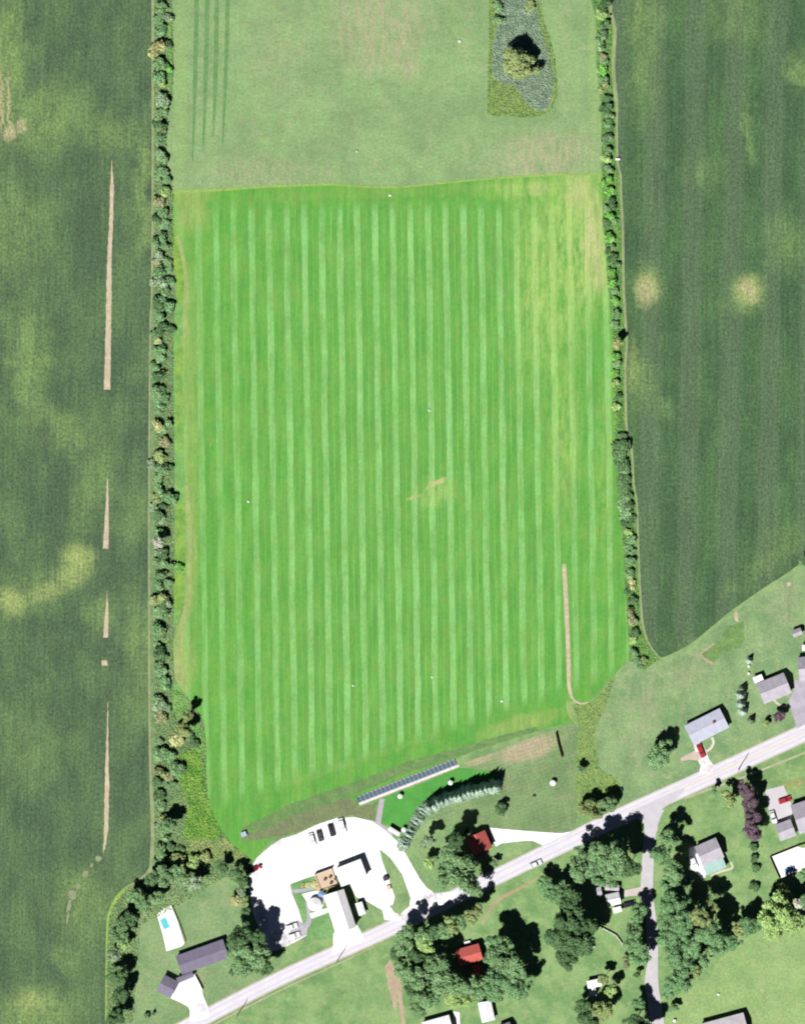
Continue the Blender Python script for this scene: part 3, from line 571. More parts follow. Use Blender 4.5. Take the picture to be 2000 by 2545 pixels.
def autolabel(items, fmt):
    """items: list of (x, y, r, tone, zone). One label for each, told apart by tone, size, zone and order from the top."""
    key = {}
    for i, t in enumerate(items):
        x, y, r, tone, zone = t[:5]
        sz = 'large' if r >= fmt['big'] else ('small' if r <= fmt['small'] else 'medium')
        key.setdefault((sz, tone, zone), []).append(i)
    lab = {}
    for (sz, tone, zone), ix in key.items():
        ix.sort(key=lambda i: items[i][1])
        for q, i in enumerate(ix):
            base = f"{sz} {TONES[tone][1]} {fmt['noun']} {zone}"
            lab[i] = base if len(ix) == 1 else base+f", {ORD[q]}" + (" from top" if q else " of its kind")
    return [lab[i] for i in range(len(items))]
# hedgerow shrubs
def zoneL(y):
    for a, s in ((230,'in left hedgerow near the photo top'),(480,'in left hedgerow beside lower pasture'),(700,'in left hedgerow at striped field top'),(970,'in left hedgerow beside long bare strip'),(1190,'in left hedgerow below long bare strip'),(1370,'in left hedgerow beside second bare strip'),(1600,'in left hedgerow beside third bare strip'),(1870,'in left hedgerow below bare dot'),(2140,'in left hedgerow beside lime weeds'),(9999,'in left hedgerow near the pool yard')):
        if y < a: return s
HL = """400 20 13 g;395 48 12 t;418 42 9 a;398 75 12 t;388 122 18 y;418 112 9 k;400 165 12 g;395 190 14 t;418 170 9 v;403 250 15 a;398 285 12 g;395 310 13 k;396 345 13 t;400 385 12 g;
400 422 11 t;415 447 10 t;392 440 9 g;410 477 11 l;395 500 12 b;405 527 11 g;390 545 10 k;408 560 9 g;405 590 11 t;388 603 11 t;412 612 9 g;395 632 12 a;390 652 9 b;420 652 8 g;400 675 12 t;390 682 9 g;420 670 8 t;395 700 14 a;425 700 9 t;410 725 10 g;395 757 13 k;422 762 13 t;395 783 12 t;
400 818 12 k;425 820 10 k;385 832 10 t;393 848 9 y;395 870 13 t;400 890 10 g;385 912 10 t;388 935 9 g;390 975 14 g;402 968 9 k;395 1000 10 t;395 1020 8 g;393 1058 12 y;410 1098 12 b;398 1135 13 o;377 1153 10 a;400 1165 10 g;420 1160 8 k;390 1192 9 g;
395 1218 12 g;425 1238 15 t;390 1238 12 o;407 1257 9 k;383 1262 9 a;400 1290 10 a;395 1372 10 a;400 1400 12 g;425 1405 9 g;447 1411 9 v;400 1430 11 t;395 1452 11 g;420 1450 10 g;395 1490 14 o;398 1522 11 g;395 1560 13 t;395 1582 11 g;418 1500 10 a;
395 1622 14 k;407 1634 10 k;400 1668 13 g;405 1697 9 t;395 1752 14 a;395 1782 13 b;418 1760 9 t;440 1837 14 y;478 1837 8 k;485 1847 9 k;398 1873 15 g;425 1880 12 t;440 1910 15 t;420 1930 10 b;390 1942 10 k;398 1977 12 k;425 1950 10 g;
400 2002 10 g;405 2075 13 g;393 2050 9 a;425 2103 9 k;450 2108 7 k;400 2120 14 g;440 2132 14 o;482 2142 16 l;512 2128 13 o;390 2150 12 t"""
HRr = """1500 15 12 k;1495 36 11 l;1503 62 10 k;1495 87 11 g;1490 110 11 g;1497 141 9 b;1500 153 9 g;1495 177 11 v;1500 197 10 g;1500 217 11 o;1508 246 9 k;1505 272 13 k;1515 287 8 g;1508 306 10 t;1515 317 8 k;1505 346 11 g;1510 376 10 g;1505 396 10 l;
1512 421 9 g;1508 451 11 v;1512 476 11 v;1520 507 10 k;1506 521 8 g;1515 537 11 v;1505 556 10 k;1525 548 8 g;1512 592 12 v;1519 612 8 g;1510 622 8 k;1520 640 10 k;1530 657 8 g;1518 674 9 v;1521 702 11 v;1526 722 8 g;1528 747 9 v;1530 782 10 g;
1528 806 9 g;1528 886 9 v;1532 906 10 g;1529 926 8 v;1528 951 9 l;1535 986 8 k;1529 1012 9 l;1545 1087 9 k;1544 1107 13 k;1540 1131 12 k;1544 1151 11 k;1553 1167 9 g;1548 1191 11 k;
1550 1216 10 k;1558 1231 8 k;1546 1246 11 g;1560 1257 9 k;1550 1276 11 g;1565 1291 9 k;1553 1301 10 k;1560 1322 9 l;1565 1342 10 t;1560 1361 9 g;1570 1371 8 t;1565 1396 11 t;1562 1426 11 g;1570 1451 9 y;1562 1466 8 k;1570 1491 10 k;1565 1521 10 b;1571 1541 10 b;1577 1572 10 k;1570 1592 8 l;1575 1622 9 g;1580 1642 10 g;1600 1642 9 o;1591 1656 8 t"""
rf = random.Random(11)
for _k in range(46):
    _y = 20+_k*45.5+rf.uniform(-14,14)
    HL += f';{390+rf.uniform(0,28):.0f} {_y:.0f} {rf.choice((8,10,12))} {rf.choice(chr(103)+"kgto")}'
def zoneR(y):
    for a, s in ((230,'in right hedgerow near the photo top'),(430,'in right hedgerow beside the upper pasture'),(640,'in right hedgerow above the yellow crop patches'),(870,'in right hedgerow beside the yellow crop patches'),(1080,'in right hedgerow in its thin stretch'),(1300,'in right hedgerow at its dense dark stretch'),(1500,'in right hedgerow beside the bare track top'),(9999,'in right hedgerow at its lower end')):
        if y < a: return s
def parse(s, zf):
    out = []
    for q in s.replace('\n','').split(';'):
        a = q.split()
        if a: out.append((float(a[0]), float(a[1]), float(a[2]), a[3], zf(float(a[1]))))
    return out
for src, zf, grp in ((HL, zoneL, 'shrubs along the left hedgerow'), (HRr, zoneR, 'shrubs along the right hedgerow')):
    it = parse(src, zf); labs = autolabel(it, {'big':13, 'small':9, 'noun':'shrub'})
    for t, lb in zip(it, labs): shrub(t[0], t[1], t[2]*(1.25 if grp[17:22] == 'right' and 1080 < t[1] < 1300 else 1.0), t[3], lb, grp, h=t[2]*S*1.9)
# single named trees
tree(1290,160,46,9.5,'o','large pale green tree standing alone on the grey reed island')
tree(395,1352,15,8,'w','pale grey tree casting the biggest black shadow in the left hedgerow')
tree(416,2052,24,9,'g','green tree with round black shadow beside the lime weeds', shape=None)
tree(1534,853,14,7,'y','pale yellowish tree with black shadow poking into the soybean field')
tree(455,1815,24,8,'o','olive brown tree on the striped field\'s left edge')
tree(468,1782,17,8,'o','smaller olive tree just above the olive brown field-edge tree')
tree(1638,1880,36,10,'g','round green tree on lawn left of the blue-white house')
tree(1245,2011,18,4,'k','dark round shrubby tree alone on lawn above the red-roofed house')
tree(1442,1912,13,5,'g','small tree in the weedy strip left of the east lawn')
tree(1464,2011,28,7,'o','wider tree of the roadside pair near the junction')
tree(1508,1996,24,7,'g','right hand tree of the roadside pair near the junction')
tree(1660,2080,25,12,'g','tall green tree on the corner of side road, casting pointed shadow')
tree(1811,1982,22,8,'o','yellow-green tree left of the dark purple tree row')
tree(1772,1966,11,6,'g','small tree at the roadside left of the yellow-green tree')
tree(1933,1782,16,5,'p','dark purple round tree in front of grey-roofed house')
tree(1903,1798,10,3.5,'o','small olive tree beside the dark purple round tree')
tree(1993,1400,12,7,'g','green tree at the right photo edge on field corner')
tree(578,2412,11,3,'k','round dark bush on lawn right of the grey-roofed pool house')
tree(365,2523,9,2.5,'g','small round bush on lawn near the bottom left')
tree(382,2519,5,2,'k','tiny bush beside the small round bush at bottom left')
tree(1672,2503,13,5,'g','small egg-shaped tree beside the side road at its bottom')
tree(1326,1978,4,1.2,'k','tiny dark bush alone in the mown lawn')
tree(1981,2242,16,9,'w','grey leafless-looking tree behind the lime-green tree at right')
PURP = [(1855,1964,24),(1861,1996,25),(1864,2033,25),(1868,2068,26)]
for i, (x, y, r) in enumerate(PURP):
    tree(x, y, r, 9, 'p', f"dark purple tree in the purple row, {('topmost','second from top','third from top','lowest')[i]}", group='dark purple trees in a row')
for i, (x, y, r) in enumerate(((1872,2104,9),(1871,2134,9),(1876,2158,9),(1873,2203,11))):
    shrub(x, y, r, 'k', f"dark hedge bush below the purple row, {('nearest to it','second down','third down','lowest and apart')[i]}", 'hedge bushes below the purple row', h=2.6)
for i, (x, y, r, tn, h) in enumerate(((1843,1712,10,'a',5),(1840,1727,14,'s',7),(1841,1749,13,'s',7),(1845,1768,13,'s',6),(1860,1641,10,'s',4.5),(1865,1790,11,'a',4.5))):
    tree(x, y, r, h, tn, ("dark topmost conifer of the row left of grey-roofed house","second conifer from top in the row left of grey-roofed house","third conifer from top in the row left of grey-roofed house","fourth conifer from top in the row left of grey-roofed house","silvery small conifer alone above the conifer row","grey conifer lowest and apart below the conifer row")[i], 'conifer', 'conifers by the grey-roofed house', 'conifer', shape='con')
# woods and yard trees: x y r h tone
WS = 1.1
WOODS = {
 'left of the upper red-roofed house': "1122 2128 35 14 g;1150 2172 46 15 g;1105 2172 28 12 g;1062 2088 18 9 a;1066 2140 16 6 l;1130 2088 22 13 k;1160 2066 11 7 k",
 'beside road near the upper red-roofed house': "1226 2146 10 5 g",
 'on roadside above the lower red-roofed house': "1186 2262 16 12 o;1166 2276 18 12 o;1146 2288 19 12 g;1124 2300 20 13 o;1100 2310 20 13 g;1074 2316 20 13 k;1046 2318 18 13 g;1018 2312 19 13 g",
 'left of the lower red-roofed house': "1003 2340 26 12 g;1054 2338 26 12 l;990 2368 22 10 k;1080 2393 34 14 g;1030 2422 34 14 g;1040 2380 26 12 k;1000 2400 22 11 g",
 'below the lower red-roofed house': "1112 2442 38 14 g;1172 2452 32 13 g;1062 2474 32 12 g;1128 2480 26 11 l;1040 2505 22 9 g;1022 2455 22 10 k;1160 2482 20 9 l",
 'right of the lower red-roofed house': "1233 2340 26 14 t;1240 2382 38 16 g;1274 2406 38 16 g;1230 2452 34 14 t;1286 2454 32 14 t;1255 2430 28 15 t",
 'in middle grove left of the grey sheds': "1416 2240 36 14 k;1388 2222 24 12 t;1410 2285 38 16 k;1390 2330 34 16 k;1436 2335 38 17 k;1412 2368 34 15 k;1455 2300 28 15 k",
 'on roadside left of the side road': "1442 2148 38 15 g;1518 2142 48 17 g;1485 2170 30 14 t;1560 2155 26 14 k;1352 2190 20 8 t;1366 2216 20 8 t;1478 2112 24 15 g",
 'hanging over the side road\'s left': "1585 2268 22 9 t;1572 2310 24 10 g;1586 2366 28 11 t;1572 2345 22 10 g;1556 2392 13 5 b",
 'in wood right of the side road': "1640 2118 25 13 t;1668 2158 29 14 g;1660 2190 26 12 t;1670 2238 30 14 t;1656 2280 28 12 t;1690 2288 31 16 t;1664 2324 30 13 t;1674 2357 31 13 t;1714 2356 30 13 t;1690 2396 28 12 t;1668 2440 31 12 t;1700 2440 20 9 t",
 'in wood above the pale meadow': "1733 2279 26 17 o;1766 2252 17 12 o;1759 2317 31 16 t;1775 2344 26 12 g;1811 2337 25 10 t;1830 2305 19 9 o;1859 2296 24 10 t;1724 2417 17 6 o;1744 2384 18 8 g",
 'right of wood beyond the teal-roofed house': "1920 2268 48 14 l;1943 2226 24 8 o;1966 2290 30 12 l;1917 2312 27 10 l;2005 2240 24 11 t;2000 2170 18 8 g;1940 2206 14 5 l",
 'around the small white L-shaped shed': "1517 2456 17 8 l;1489 2508 30 10 o;1500 2432 14 9 o;1450 2500 20 9 k;1460 2530 24 10 k",
 'left of the side road\'s bottom end': "1586 2496 16 8 t;1575 2540 26 12 k;1600 2560 26 12 k;1583 2420 10 5 k",
 'between pool house and parking lot': "598 2325 32 14 k;632 2368 36 14 g;605 2398 30 12 g;655 2405 20 10 k;590 2360 26 11 g;640 2330 22 13 k",
 'in the pool yard\'s left border': "302 2312 26 10 g;322 2280 20 10 k;287 2371 18 8 a;295 2425 22 9 k;302 2472 24 9 k;287 2526 23 9 k;310 2345 16 6 l",
 'above the pool yard lawn': "484 2190 21 8 a;460 2180 18 7 g;410 2175 24 8 g;380 2180 18 8 k;360 2240 26 8 g;330 2225 17 7 g;390 2228 18 7 g;553 2152 15 6 k;435 2165 16 7 t",
 'against the parking lot\'s left edge': "590 2168 16 7 k;604 2190 15 7 k;600 2215 13 7 a;606 2238 12 6 o;612 2262 12 7 k;585 2240 14 5 y",
}
for zone, s in WOODS.items():
    it = []; hs = []
    for q in s.split(';'):
        a = q.split(); it.append((float(a[0]), float(a[1]), float(a[2]), a[4], zone)); hs.append(float(a[3]))
    for t, h, lb in zip(it, hs, autolabel(it, {'big':27, 'small':18, 'noun':'tree'})):
        tree(t[0], t[1], t[2]*WS, h, t[3], lb)
for i, (x, y, r, tn, lb) in enumerate(((1236,16,11,'g','green shrub on left edge of the reed island, topmost'),(1237,50,11,'g','green shrub on left edge of the reed island, lower one'),(1318,16,11,'o','olive shrub on right edge of the reed island'))):
    shrub(x, y, r, tn, lb, 'shrubs on the reed island', h=2.6)
# arborvitae row
ROW = smooth_poly([(1000,2104),(1010,2084),(1028,2052),(1044,2026),(1058,2008)], 3, False)
for i, (x, y) in enumerate(ROW):
    tree(x, y, 16*rt.uniform(.85,1.15), 5.0+rt.uniform(-.7,.7), 's' if i % 3 else 'a', f"silvery conifer in the short leg beside practice green, {ORD[len(ROW)-1-i]}"+(" from top" if i < len(ROW)-1 else " of the leg"), 'conifer', 'conifer windbreak by the practice green', 'conifer', shape='con')
for i in range(16):
    t = i/15; x = 1066+t*162; y = 2003-t*50-4*math.sin(t*math.pi)
    tree(x, y+rt.uniform(-2,2), 17*rt.uniform(.85,1.2), 11.6+rt.uniform(-1.6,1.3), 's', f"tall silvery conifer in the long windbreak leg, {('leftmost' if i==0 else ORD[i]+' from left')}", 'conifer', 'conifer windbreak by the practice green', 'conifer', shape='con')
# rough grass and weeds standing in the uncut strips
def inpoly(px_, py_, poly):
    c = np.zeros(len(px_), bool); n = len(poly)
    for i in range(n):
        x0, y0 = poly[i]; x1, y1 = poly[(i+1) % n]
        if y0 == y1: continue
        m_ = ((y0 > py_) != (y1 > py_)) & (px_ < (x1-x0)*(py_-y0)/(y1-y0)+x0); c ^= m_
    return c
def weeds(name, polys, per_m2, hmax, size, mat, seed):
    rng = np.random.default_rng(seed); Ps = []
    for poly in polys:
        P = np.array(poly); x0, y0 = P.min(0); x1, y1 = P.max(0); y0 = max(y0, -60); y1 = min(y1, 2600)
        k = int((x1-x0)*(y1-y0)*S*S*per_m2); x = rng.uniform(x0,x1,k); y = rng.uniform(y0,y1,k); q = inpoly(x, y, poly)
        Ps.append(np.stack([x[q], y[q]], 1))
    P = np.vstack(Ps); k = len(P); h = hmax*rng.uniform(.75,1,k)*(.85+.15*np.sin(P[:,0]*.21+P[:,1]*.13))
    Q = np.stack([(P[:,0]-CX)*S, (CY-P[:,1])*S, h], 1)
    N = unit(rng.normal(size=(k,3))*.7+[0,0,.9])
    o = link(name, leafmesh(name, Q, N, size, rng), mat); tag(o, kind='stuff'); return o
def m_weed(name, c0, c1, c2, big=.03, kk=1.55):
    n = NT(name); p = n.px(); c = n.mix(n.mr(n.noise(p, big, 4, .6), .38, .62), A(*c0, k=kk), A(*c1, k=kk))
    c = n.mix(n.mr(n.noise(n.map(p, (90,40,0)), big*2, 4, .6), .55, .68), c, A(*c2, k=kk))
    c = n.mul(c, n.mr(n.island, 0, 1, .84, 1.16, False)); return n.out(c)
w1 = m_weed("tall_grass_leaf_mat", (112,150,92), (140,170,106), (160,176,100))
w2 = m_weed("lime_weed_leaf_mat", (112,186,58), (138,204,70), (160,200,80), .03, 1.3)
w3 = m_weed("goldenrod_leaf_mat", (124,168,92), (146,184,94), (164,180,100), .03, 1.25)
w4 = m_weed("reed_leaf_mat", (120,148,120), (142,168,136), (146,152,132), .05, 1.9)
w5 = m_weed("green_hedge_leaf_mat", (96,150,72), (116,172,76), (150,180,84))
HLc = [(max(p[0], 384) if i < 15 else min(p[0], 432) if p[1] < 1720 and i > 30 else p[0], p[1]) for i, p in enumerate(HR_L)]
weeds("hedgerow_undergrowth", [HLc], 5, .5, .26, w1, 1)
weeds("hedgerow_undergrowth", [[(p[0]-(6 if i < 27 else -2), p[1]) for i, p in enumerate(HR_R)]], 5, .45, .26, w5, 2)
weeds("lime_weeds", [LIME], 6, .6, .24, w2, 3)
weeds("goldenrod", [[(1211,205),(1224,195),(1245,208),(1278,218),(1308,260),(1334,282),(1364,276),(1376,242),(1376,190),(1384,200),(1383,240),(1370,275),(1340,290),(1310,293),(1240,290),(1210,285)], [(1216,-60),(1248,-60),(1236,60),(1222,110),(1222,195),(1211,205),(1213,100)], [(1322,-60),(1332,-60),(1350,50),(1368,100),(1380,150),(1378,190),(1366,140),(1346,80)]], 6, .5, .24, w3, 4)
weeds("goldenrod", [TRI], 3, .45, .22, w3, 6)
weeds("reeds", [[(1250,-60),(1238,60),(1224,110),(1224,190),(1245,205),(1280,215),(1310,258),(1336,277),(1360,270),(1372,240),(1374,190),(1364,140),(1345,80),(1325,-60)]], 9, .6, .24, w4, 5)
# ---------------------------------------------------------------- buildings
WHITEW = m_flat("white_siding_mat", (236,236,238), .6, .3, .05)
TANW = m_flat("tan_siding_mat", (206,190,166), .7, .2, .08)
GREYW = m_flat("grey_siding_mat", (170,168,176), .7, .2, .08)
REDW = m_flat("red_brick_mat", (150,86,76), .9, .1, .15, 4)
GLASS = m_flat("window_glass_mat", (60,70,84), .12, .8, .05)
TRIM = m_flat("white_trim_mat", (240,240,240), .5, .3, .03)
DOORM = m_flat("door_paint_mat", (120,72,60), .5, .3, .08)
BRICK = m_flat("chimney_brick_mat", (160,104,88), .9, .1, .2, 6)
def rectof(c):
    c = [W(*p) for p in c]; u = ((c[1]-c[0])+(c[2]-c[3]))/2; v = ((c[3]-c[0])+(c[2]-c[1]))/2
    cen = sum(c, Vector())/4; return cen, u.length, v.length, math.atan2(u.y, u.x)
def house(name, cor, roofm, wallm, label, cat='house', wh=2.7, pitch=.42, kind='gable', over=.35, chimney=False, windows=True, ridge='u', ridge_off=0.0, door=True, group=None, slopes=None):
    cen, L, D, a = rectof(cor)
    if ridge == 'v': L, D = D, L; a += math.pi/2
    root = empty(name, (cen.x, cen.y, 0), a); tag(root, label, cat, group)
    l, d = L/2-over, D/2-over; ry = ridge_off*D
    rise = pitch*(D/2) if kind == 'gable' else .25
    m = MB()
    if kind == 'gable':
        P = [(-d,0),(d,0),(d,wh),(ry,wh+rise*(1-over/(D/2))),(-d,wh)]
        V = [(-l,p[0],p[1]) for p in P]+[(l,p[0],p[1]) for p in P]; n = 5
        m.add(V, [tuple(range(n)), tuple(range(2*n-1,n-1,-1))]+[(i+n,(i+1)%n+n,(i+1)%n,i) for i in range(n)])
    else: m.box(-l, l, -d, d, 0, wh)
    wall = m.build('wall', wallm, root)
    r = MB(); t = .16; Lh = L/2; Dh = D/2; zr = wh+rise; ze = wh-.02
    if kind == 'gable':
        for s_, mi in ((1,0),(-1,1 if slopes else 0)):
            V = [(-Lh,s_*Dh,ze),(Lh,s_*Dh,ze),(Lh,ry,zr),(-Lh,ry,zr)]; V += [(q[0],q[1],q[2]+t) for q in V]
            F = [(0,1,2,3),(7,6,5,4),(0,4,5,1),(1,5,6,2),(3,7,4,0)]
            if s_ > 0: F = [f[::-1] for f in F]
            r.add(V, F, mi)
        r.box(-Lh+.01, Lh-.01, ry-.14, ry+.14, zr+t*.5, zr+t+.05)
    else:
        r.box(-Lh, Lh, -Dh, Dh, wh, wh+.22)
    roof = r.build('roof', [roofm, slopes] if slopes else roofm, root)
    if chimney:
        MB().box(L*.18, L*.18+.8, ry-.1, ry+.6, wh, zr+.9).build('chimney', BRICK, roof)
    if windows:
        nw = max(1, int(l*2/3.2))
        for s_ in (-1, 1):
            for i in range(nw):
                x = -l+(i+.5)*2*l/nw
                if door and s_ == -1 and i == nw//2: continue
                f = MB().box(x-.55, x+.55, s_*d-.03 if s_ < 0 else d-.02, s_*d+.02 if s_ < 0 else d+.03, .95, 2.05).build('window', TRIM, root)
                MB().box(x-.47, x+.47, s_*d-.045 if s_ < 0 else d+.005, s_*d+.0 if s_ < 0 else d+.045, 1.03, 1.97).build('pane', GLASS, f)
    if door:
        x = -l+(max(1, int(l*2/3.2))//2+.5)*2*l/max(1, int(l*2/3.2))
        dd = MB().box(x-.48, x+.48, -d-.05, -d+.02, .02, 2.08).build('door', DOORM, root)
        MB().box(x+.3, x+.38, -d-.09, -d-.05, 1.0, 1.08).build('handle', TRIM, dd)
    return root
SH_DK = m_shingle("dark_shingle_mat", (150,144,166), .10)
SH_GR = m_shingle("grey_shingle_mat", (222,216,228), .07)
SH_BL = m_shingle("pale_blue_metal_mat", (222,226,246), .05, ribs=True)
SH_RD = m_shingle("red_shingle_mat", (236,122,112), .10)
SH_TL = m_shingle("teal_metal_mat", (200,236,226), .05, ribs=True)
SH_MG = m_shingle("medium_grey_shingle_mat", (186,182,198), .09)
SH_WH = m_shingle("white_metal_mat", (252,252,255), .04, ribs=True)
SH_PK = m_shingle("pale_roof_mat", (236,230,236), .05)
# grey-roofed pool house with two wings and garage
def wing(root, cor, roofm, wallm, wh=2.6, pitch=.3, ridge='u', nm='wing', over=.3, flat=False):
    cen, L, D, a = rectof(cor)
    if ridge == 'v': L, D = D, L; a += math.pi/2
    inv = root.matrix_world.inverted() if False else Matrix.Rotation(-root.rotation_euler.z, 4, 'Z') @ Matrix.Translation(-root.location)
    M = inv @ Matrix.Translation((cen.x, cen.y, 0)) @ Matrix.Rotation(a, 4, 'Z')
    l, d = L/2-over, D/2-over; rise = pitch*D/2
    m = MB(); V = []
    if flat: P = [(-d,0),(d,0),(d,wh),(-d,wh)]
    else: P = [(-d,0),(d,0),(d,wh),(0,wh+rise*(1-over/(D/2))),(-d,wh)]
    n = len(P)
    V = [M @ Vector((-l,p[0],p[1])) for p in P]+[M @ Vector((l,p[0],p[1])) for p in P]
    m.add(V, [tuple(range(n)), tuple(range(2*n-1,n-1,-1))]+[(i+n,(i+1)%n+n,(i+1)%n,i) for i in range(n)])
    w_ = m.build(nm, wallm, root)
    r = MB(); t = .16; Lh, Dh = L/2, D/2
    if flat: r.box(-Lh, Lh, -Dh, Dh, wh+.003, wh+.2, M=M)
    else:
        for s_ in (1,-1):
            V = [(-Lh,s_*Dh,wh-.02),(Lh,s_*Dh,wh-.02),(Lh,0,wh+rise),(-Lh,0,wh+rise)]; V += [(q[0],q[1],q[2]+t) for q in V]
            F = [(0,1,2,3),(7,6,5,4),(0,4,5,1),(1,5,6,2),(3,7,4,0)]
            if s_ > 0: F = [f[::-1] for f in F]
            r.add([M @ Vector(q) for q in V], F)
    r.build('wing_roof', roofm, w_)
    return w_
h1 = house("house", [(434,2376),(553,2334),(572,2379),(456,2421)], SH_DK, WHITEW, "dark grey roofed house below the white pool deck, with garage wing", wh=2.9, pitch=.34, chimney=False)
wing(h1, [(412,2423),(446,2440),(424,2479),(387,2461)], SH_DK, WHITEW, 2.7, .42, 'u', 'garage_wing')
wing(h1, [(438,2430),(478,2414),(484,2426),(444,2444)], SH_DK, WHITEW, 2.5, .2, 'u', 'link_wing')
dish = MB(); 
for k in range(5): dish.cyl(0, 0, 3.4+.18*k, 3.4+.18*(k+1), 1.0*math.cos(k*.31), 1.0*math.cos((k+1)*.31), 20)
dm = dish.mesh('skylight_dome'); do = link('skylight_dome', dm, TRIM, h1)
pc = Matrix.Rotation(-h1.rotation_euler.z, 4, 'Z') @ (W(491,2384)-h1.location); do.location = (pc.x, pc.y, .35); do.scale = (.8, 1.15, .8)
# main barn
barn = house("barn", [(807,2223),(856,2208),(884,2303),(832,2321)], m_shingle("white_barn_roof_mat", (252,252,255), .03, True), WHITEW, "long white-roofed barn reaching down to the road beside parking lot", 'barn', wh=5.0, pitch=.5, ridge='v', ridge_off=-.15, over=.3)
annex = house("barn_annex", [(830,2159),(895,2134),(914,2178),(849,2203)], SH_WH, WHITEW, "wide white flat-roofed hall with triangular black shadow above the barn", 'hall', wh=4.0, kind='flat', door=False)
deck = empty('timber_deck', W(813,2186), math.radians(20)); tag(deck, "tan timber deck with round tables beside the white hall", 'deck')
TAN = m_flat("deck_board_mat", (240,214,186), .8, .1, .1, 2)
dl = Matrix.Rotation(-deck.rotation_euler.z, 4, 'Z')
MB().box(-3.6, 2.9, -3.0, 3.0, .5, .75).build('deck_floor', TAN, deck)
rl = MB()
for x in np.linspace(-3.55, 2.85, 8): rl.box(x-.06, x+.06, 2.9, 3.0, .75, 1.75); rl.box(x-.06, x+.06, -3.0, -2.9, .75, 1.75)
rl.box(-3.6, 2.9, 2.88, 3.02, 1.75, 1.85); rl.box(-3.6, 2.9, -3.02, -2.88, 1.75, 1.85); rl.box(-3.7, -3.55, -3.0, 3.0, 1.75, 1.85)
for y in np.linspace(-2.9, 2.9, 7): rl.box(-3.68, -3.56, y-.06, y+.06, .75, 1.75)
MB().box(-3.7, 2.9, 3.03, 3.13, 0, 2.6).build('screen_wall', WHITEW, deck)
rl.build('railing', m_flat("railing_mat", (250,214,150), .7, .2, .05), deck)
st = MB()
for k in range(3): st.box(-4.0-.35*k, -3.7-.35*k, -2.8, -1.2, 0, .6-.18*k)
st.build('stairs', m_flat("stair_mat", (250,214,150), .7, .2, .05), deck)
DARKB = m_flat("dark_table_mat", (96,70,66), .6, .3, .08)
def table(x, y, lab):
    r_ = empty('round_table', W(x, y, .753)); tag(r_, lab, 'table', 'round tables on the timber deck')
    MB().cyl(0,0,.70,.75,.55,n=20).build('table_top', DARKB, r_); MB().cyl(0,0,.05,.70,.05,n=10).build('pedestal', DARKB, r_); MB().cyl(0,0,0,.05,.3,n=14).build('base', DARKB, r_)
for (x, y), lb in zip(((808,2185),(821,2179),(834,2184),(823,2194)), ('left','upper','right','lower')):
    table(x, y, f"dark round table on the timber deck, the {lb} one of four")
pv = empty('market_umbrella', W(798,2221)); tag(pv, "light blue round umbrella in the barn's shadow below the deck", 'umbrella')
MB().cyl(0,0,2.1,2.7,1.15,.05,10).build('canopy', m_flat("blue_canvas_mat", (150,190,240), .8, .1, .04), pv); MB().cyl(0,0,0,2.1,.04,n=8).build('pole', GREYW, pv)
gz = empty('round_tent', W(782,2247)); tag(gz, "white round tent with low cone roof left of the barn", 'tent')
MB().cyl(0,0,2.2,3.1,2.4,.1,18).build('tent_roof', WHITEW, gz)
for k in range(6): MB().cyl(2.15*math.cos(k*1.047),2.15*math.sin(k*1.047),0,2.2,.06,n=8).build('leg', TRIM, gz)
house("garden_shed", [(882,2245),(899,2240),(910,2270),(893,2276)], SH_WH, WHITEW, "small white shed just right of the long barn", 'shed', wh=2.4, pitch=.3, ridge='v', windows=False)
house("garden_shed", [(969,2053),(995,2070),(990,2078),(963,2062)], SH_WH, WHITEW, "narrow white shed at the foot of conifer windbreak", 'shed', wh=2.2, pitch=.25, windows=False)
house("house", [(1699,1803),(1788,1759),(1809,1808),(1722,1852)], SH_BL, WHITEW, "pale blue metal roofed house with red car at its drive", wh=2.9, pitch=.28, chimney=True)
hg = house("house", [(1876,1700),(1944,1671),(1967,1722),(1897,1749)], SH_GR, WHITEW, "light grey roofed house beside the grey driveway near right edge", wh=3.0, pitch=.62)
wing(hg, [(1868,1684),(1891,1675),(1896,1690),(1874,1699)], SH_WH, WHITEW, 2.4, .15, 'u', 'porch', flat=True)
house("garage", [(1983,1634),(2060,1625),(2062,1684),(1980,1692)], SH_GR, WHITEW, "grey and white roofed garage cut by the right edge", 'garage', wh=2.8, pitch=.7)
house("garden_shed", [(1965,1568),(1987,1559),(1993,1576),(1970,1585)], SH_GR, WHITEW, "small white and grey gabled shed alone on lawn, upper right", 'shed', wh=2.2, pitch=.8, windows=False)
house("storage_shed", [(1990,1604),(2015,1600),(2015,1615),(1992,1617)], SH_WH, WHITEW, "white shed at right edge above the garage", 'shed', wh=2.0, pitch=.2, windows=False)
ht = house("house", [(1725,2103),(1779,2080),(1796,2130),(1744,2154)], SH_GR, WHITEW, "grey roofed house with teal metal porch roof and white patio", wh=3.2, pitch=.62)
wing(ht, [(1745,2152),(1795,2131),(1804,2155),(1753,2176)], SH_TL, WHITEW, 2.6, .05, 'u', 'porch', flat=True)
hr = house("house", [(1158,2085),(1203,2060),(1224,2108),(1174,2124)], SH_RD, REDW, "red roofed house in deep tree shade, upper one by the gravel drive", wh=3.4, pitch=.6, ridge='v')
h2 = house("house", [(1132,2358),(1190,2345),(1199,2384),(1138,2404)], SH_RD, REDW, "red roofed house deep in trees, the lower one", wh=3.4, pitch=.55)
wing(h2, [(1172,2398),(1194,2392),(1199,2428),(1180,2432)], SH_RD, REDW, 2.5, .4, 'v', 'rear_wing')
house("house", [(1048,2541),(1115,2520),(1130,2575),(1060,2592)], SH_WH, WHITEW, "white roofed house cut by the bottom edge left of drive", wh=3, pitch=.3)
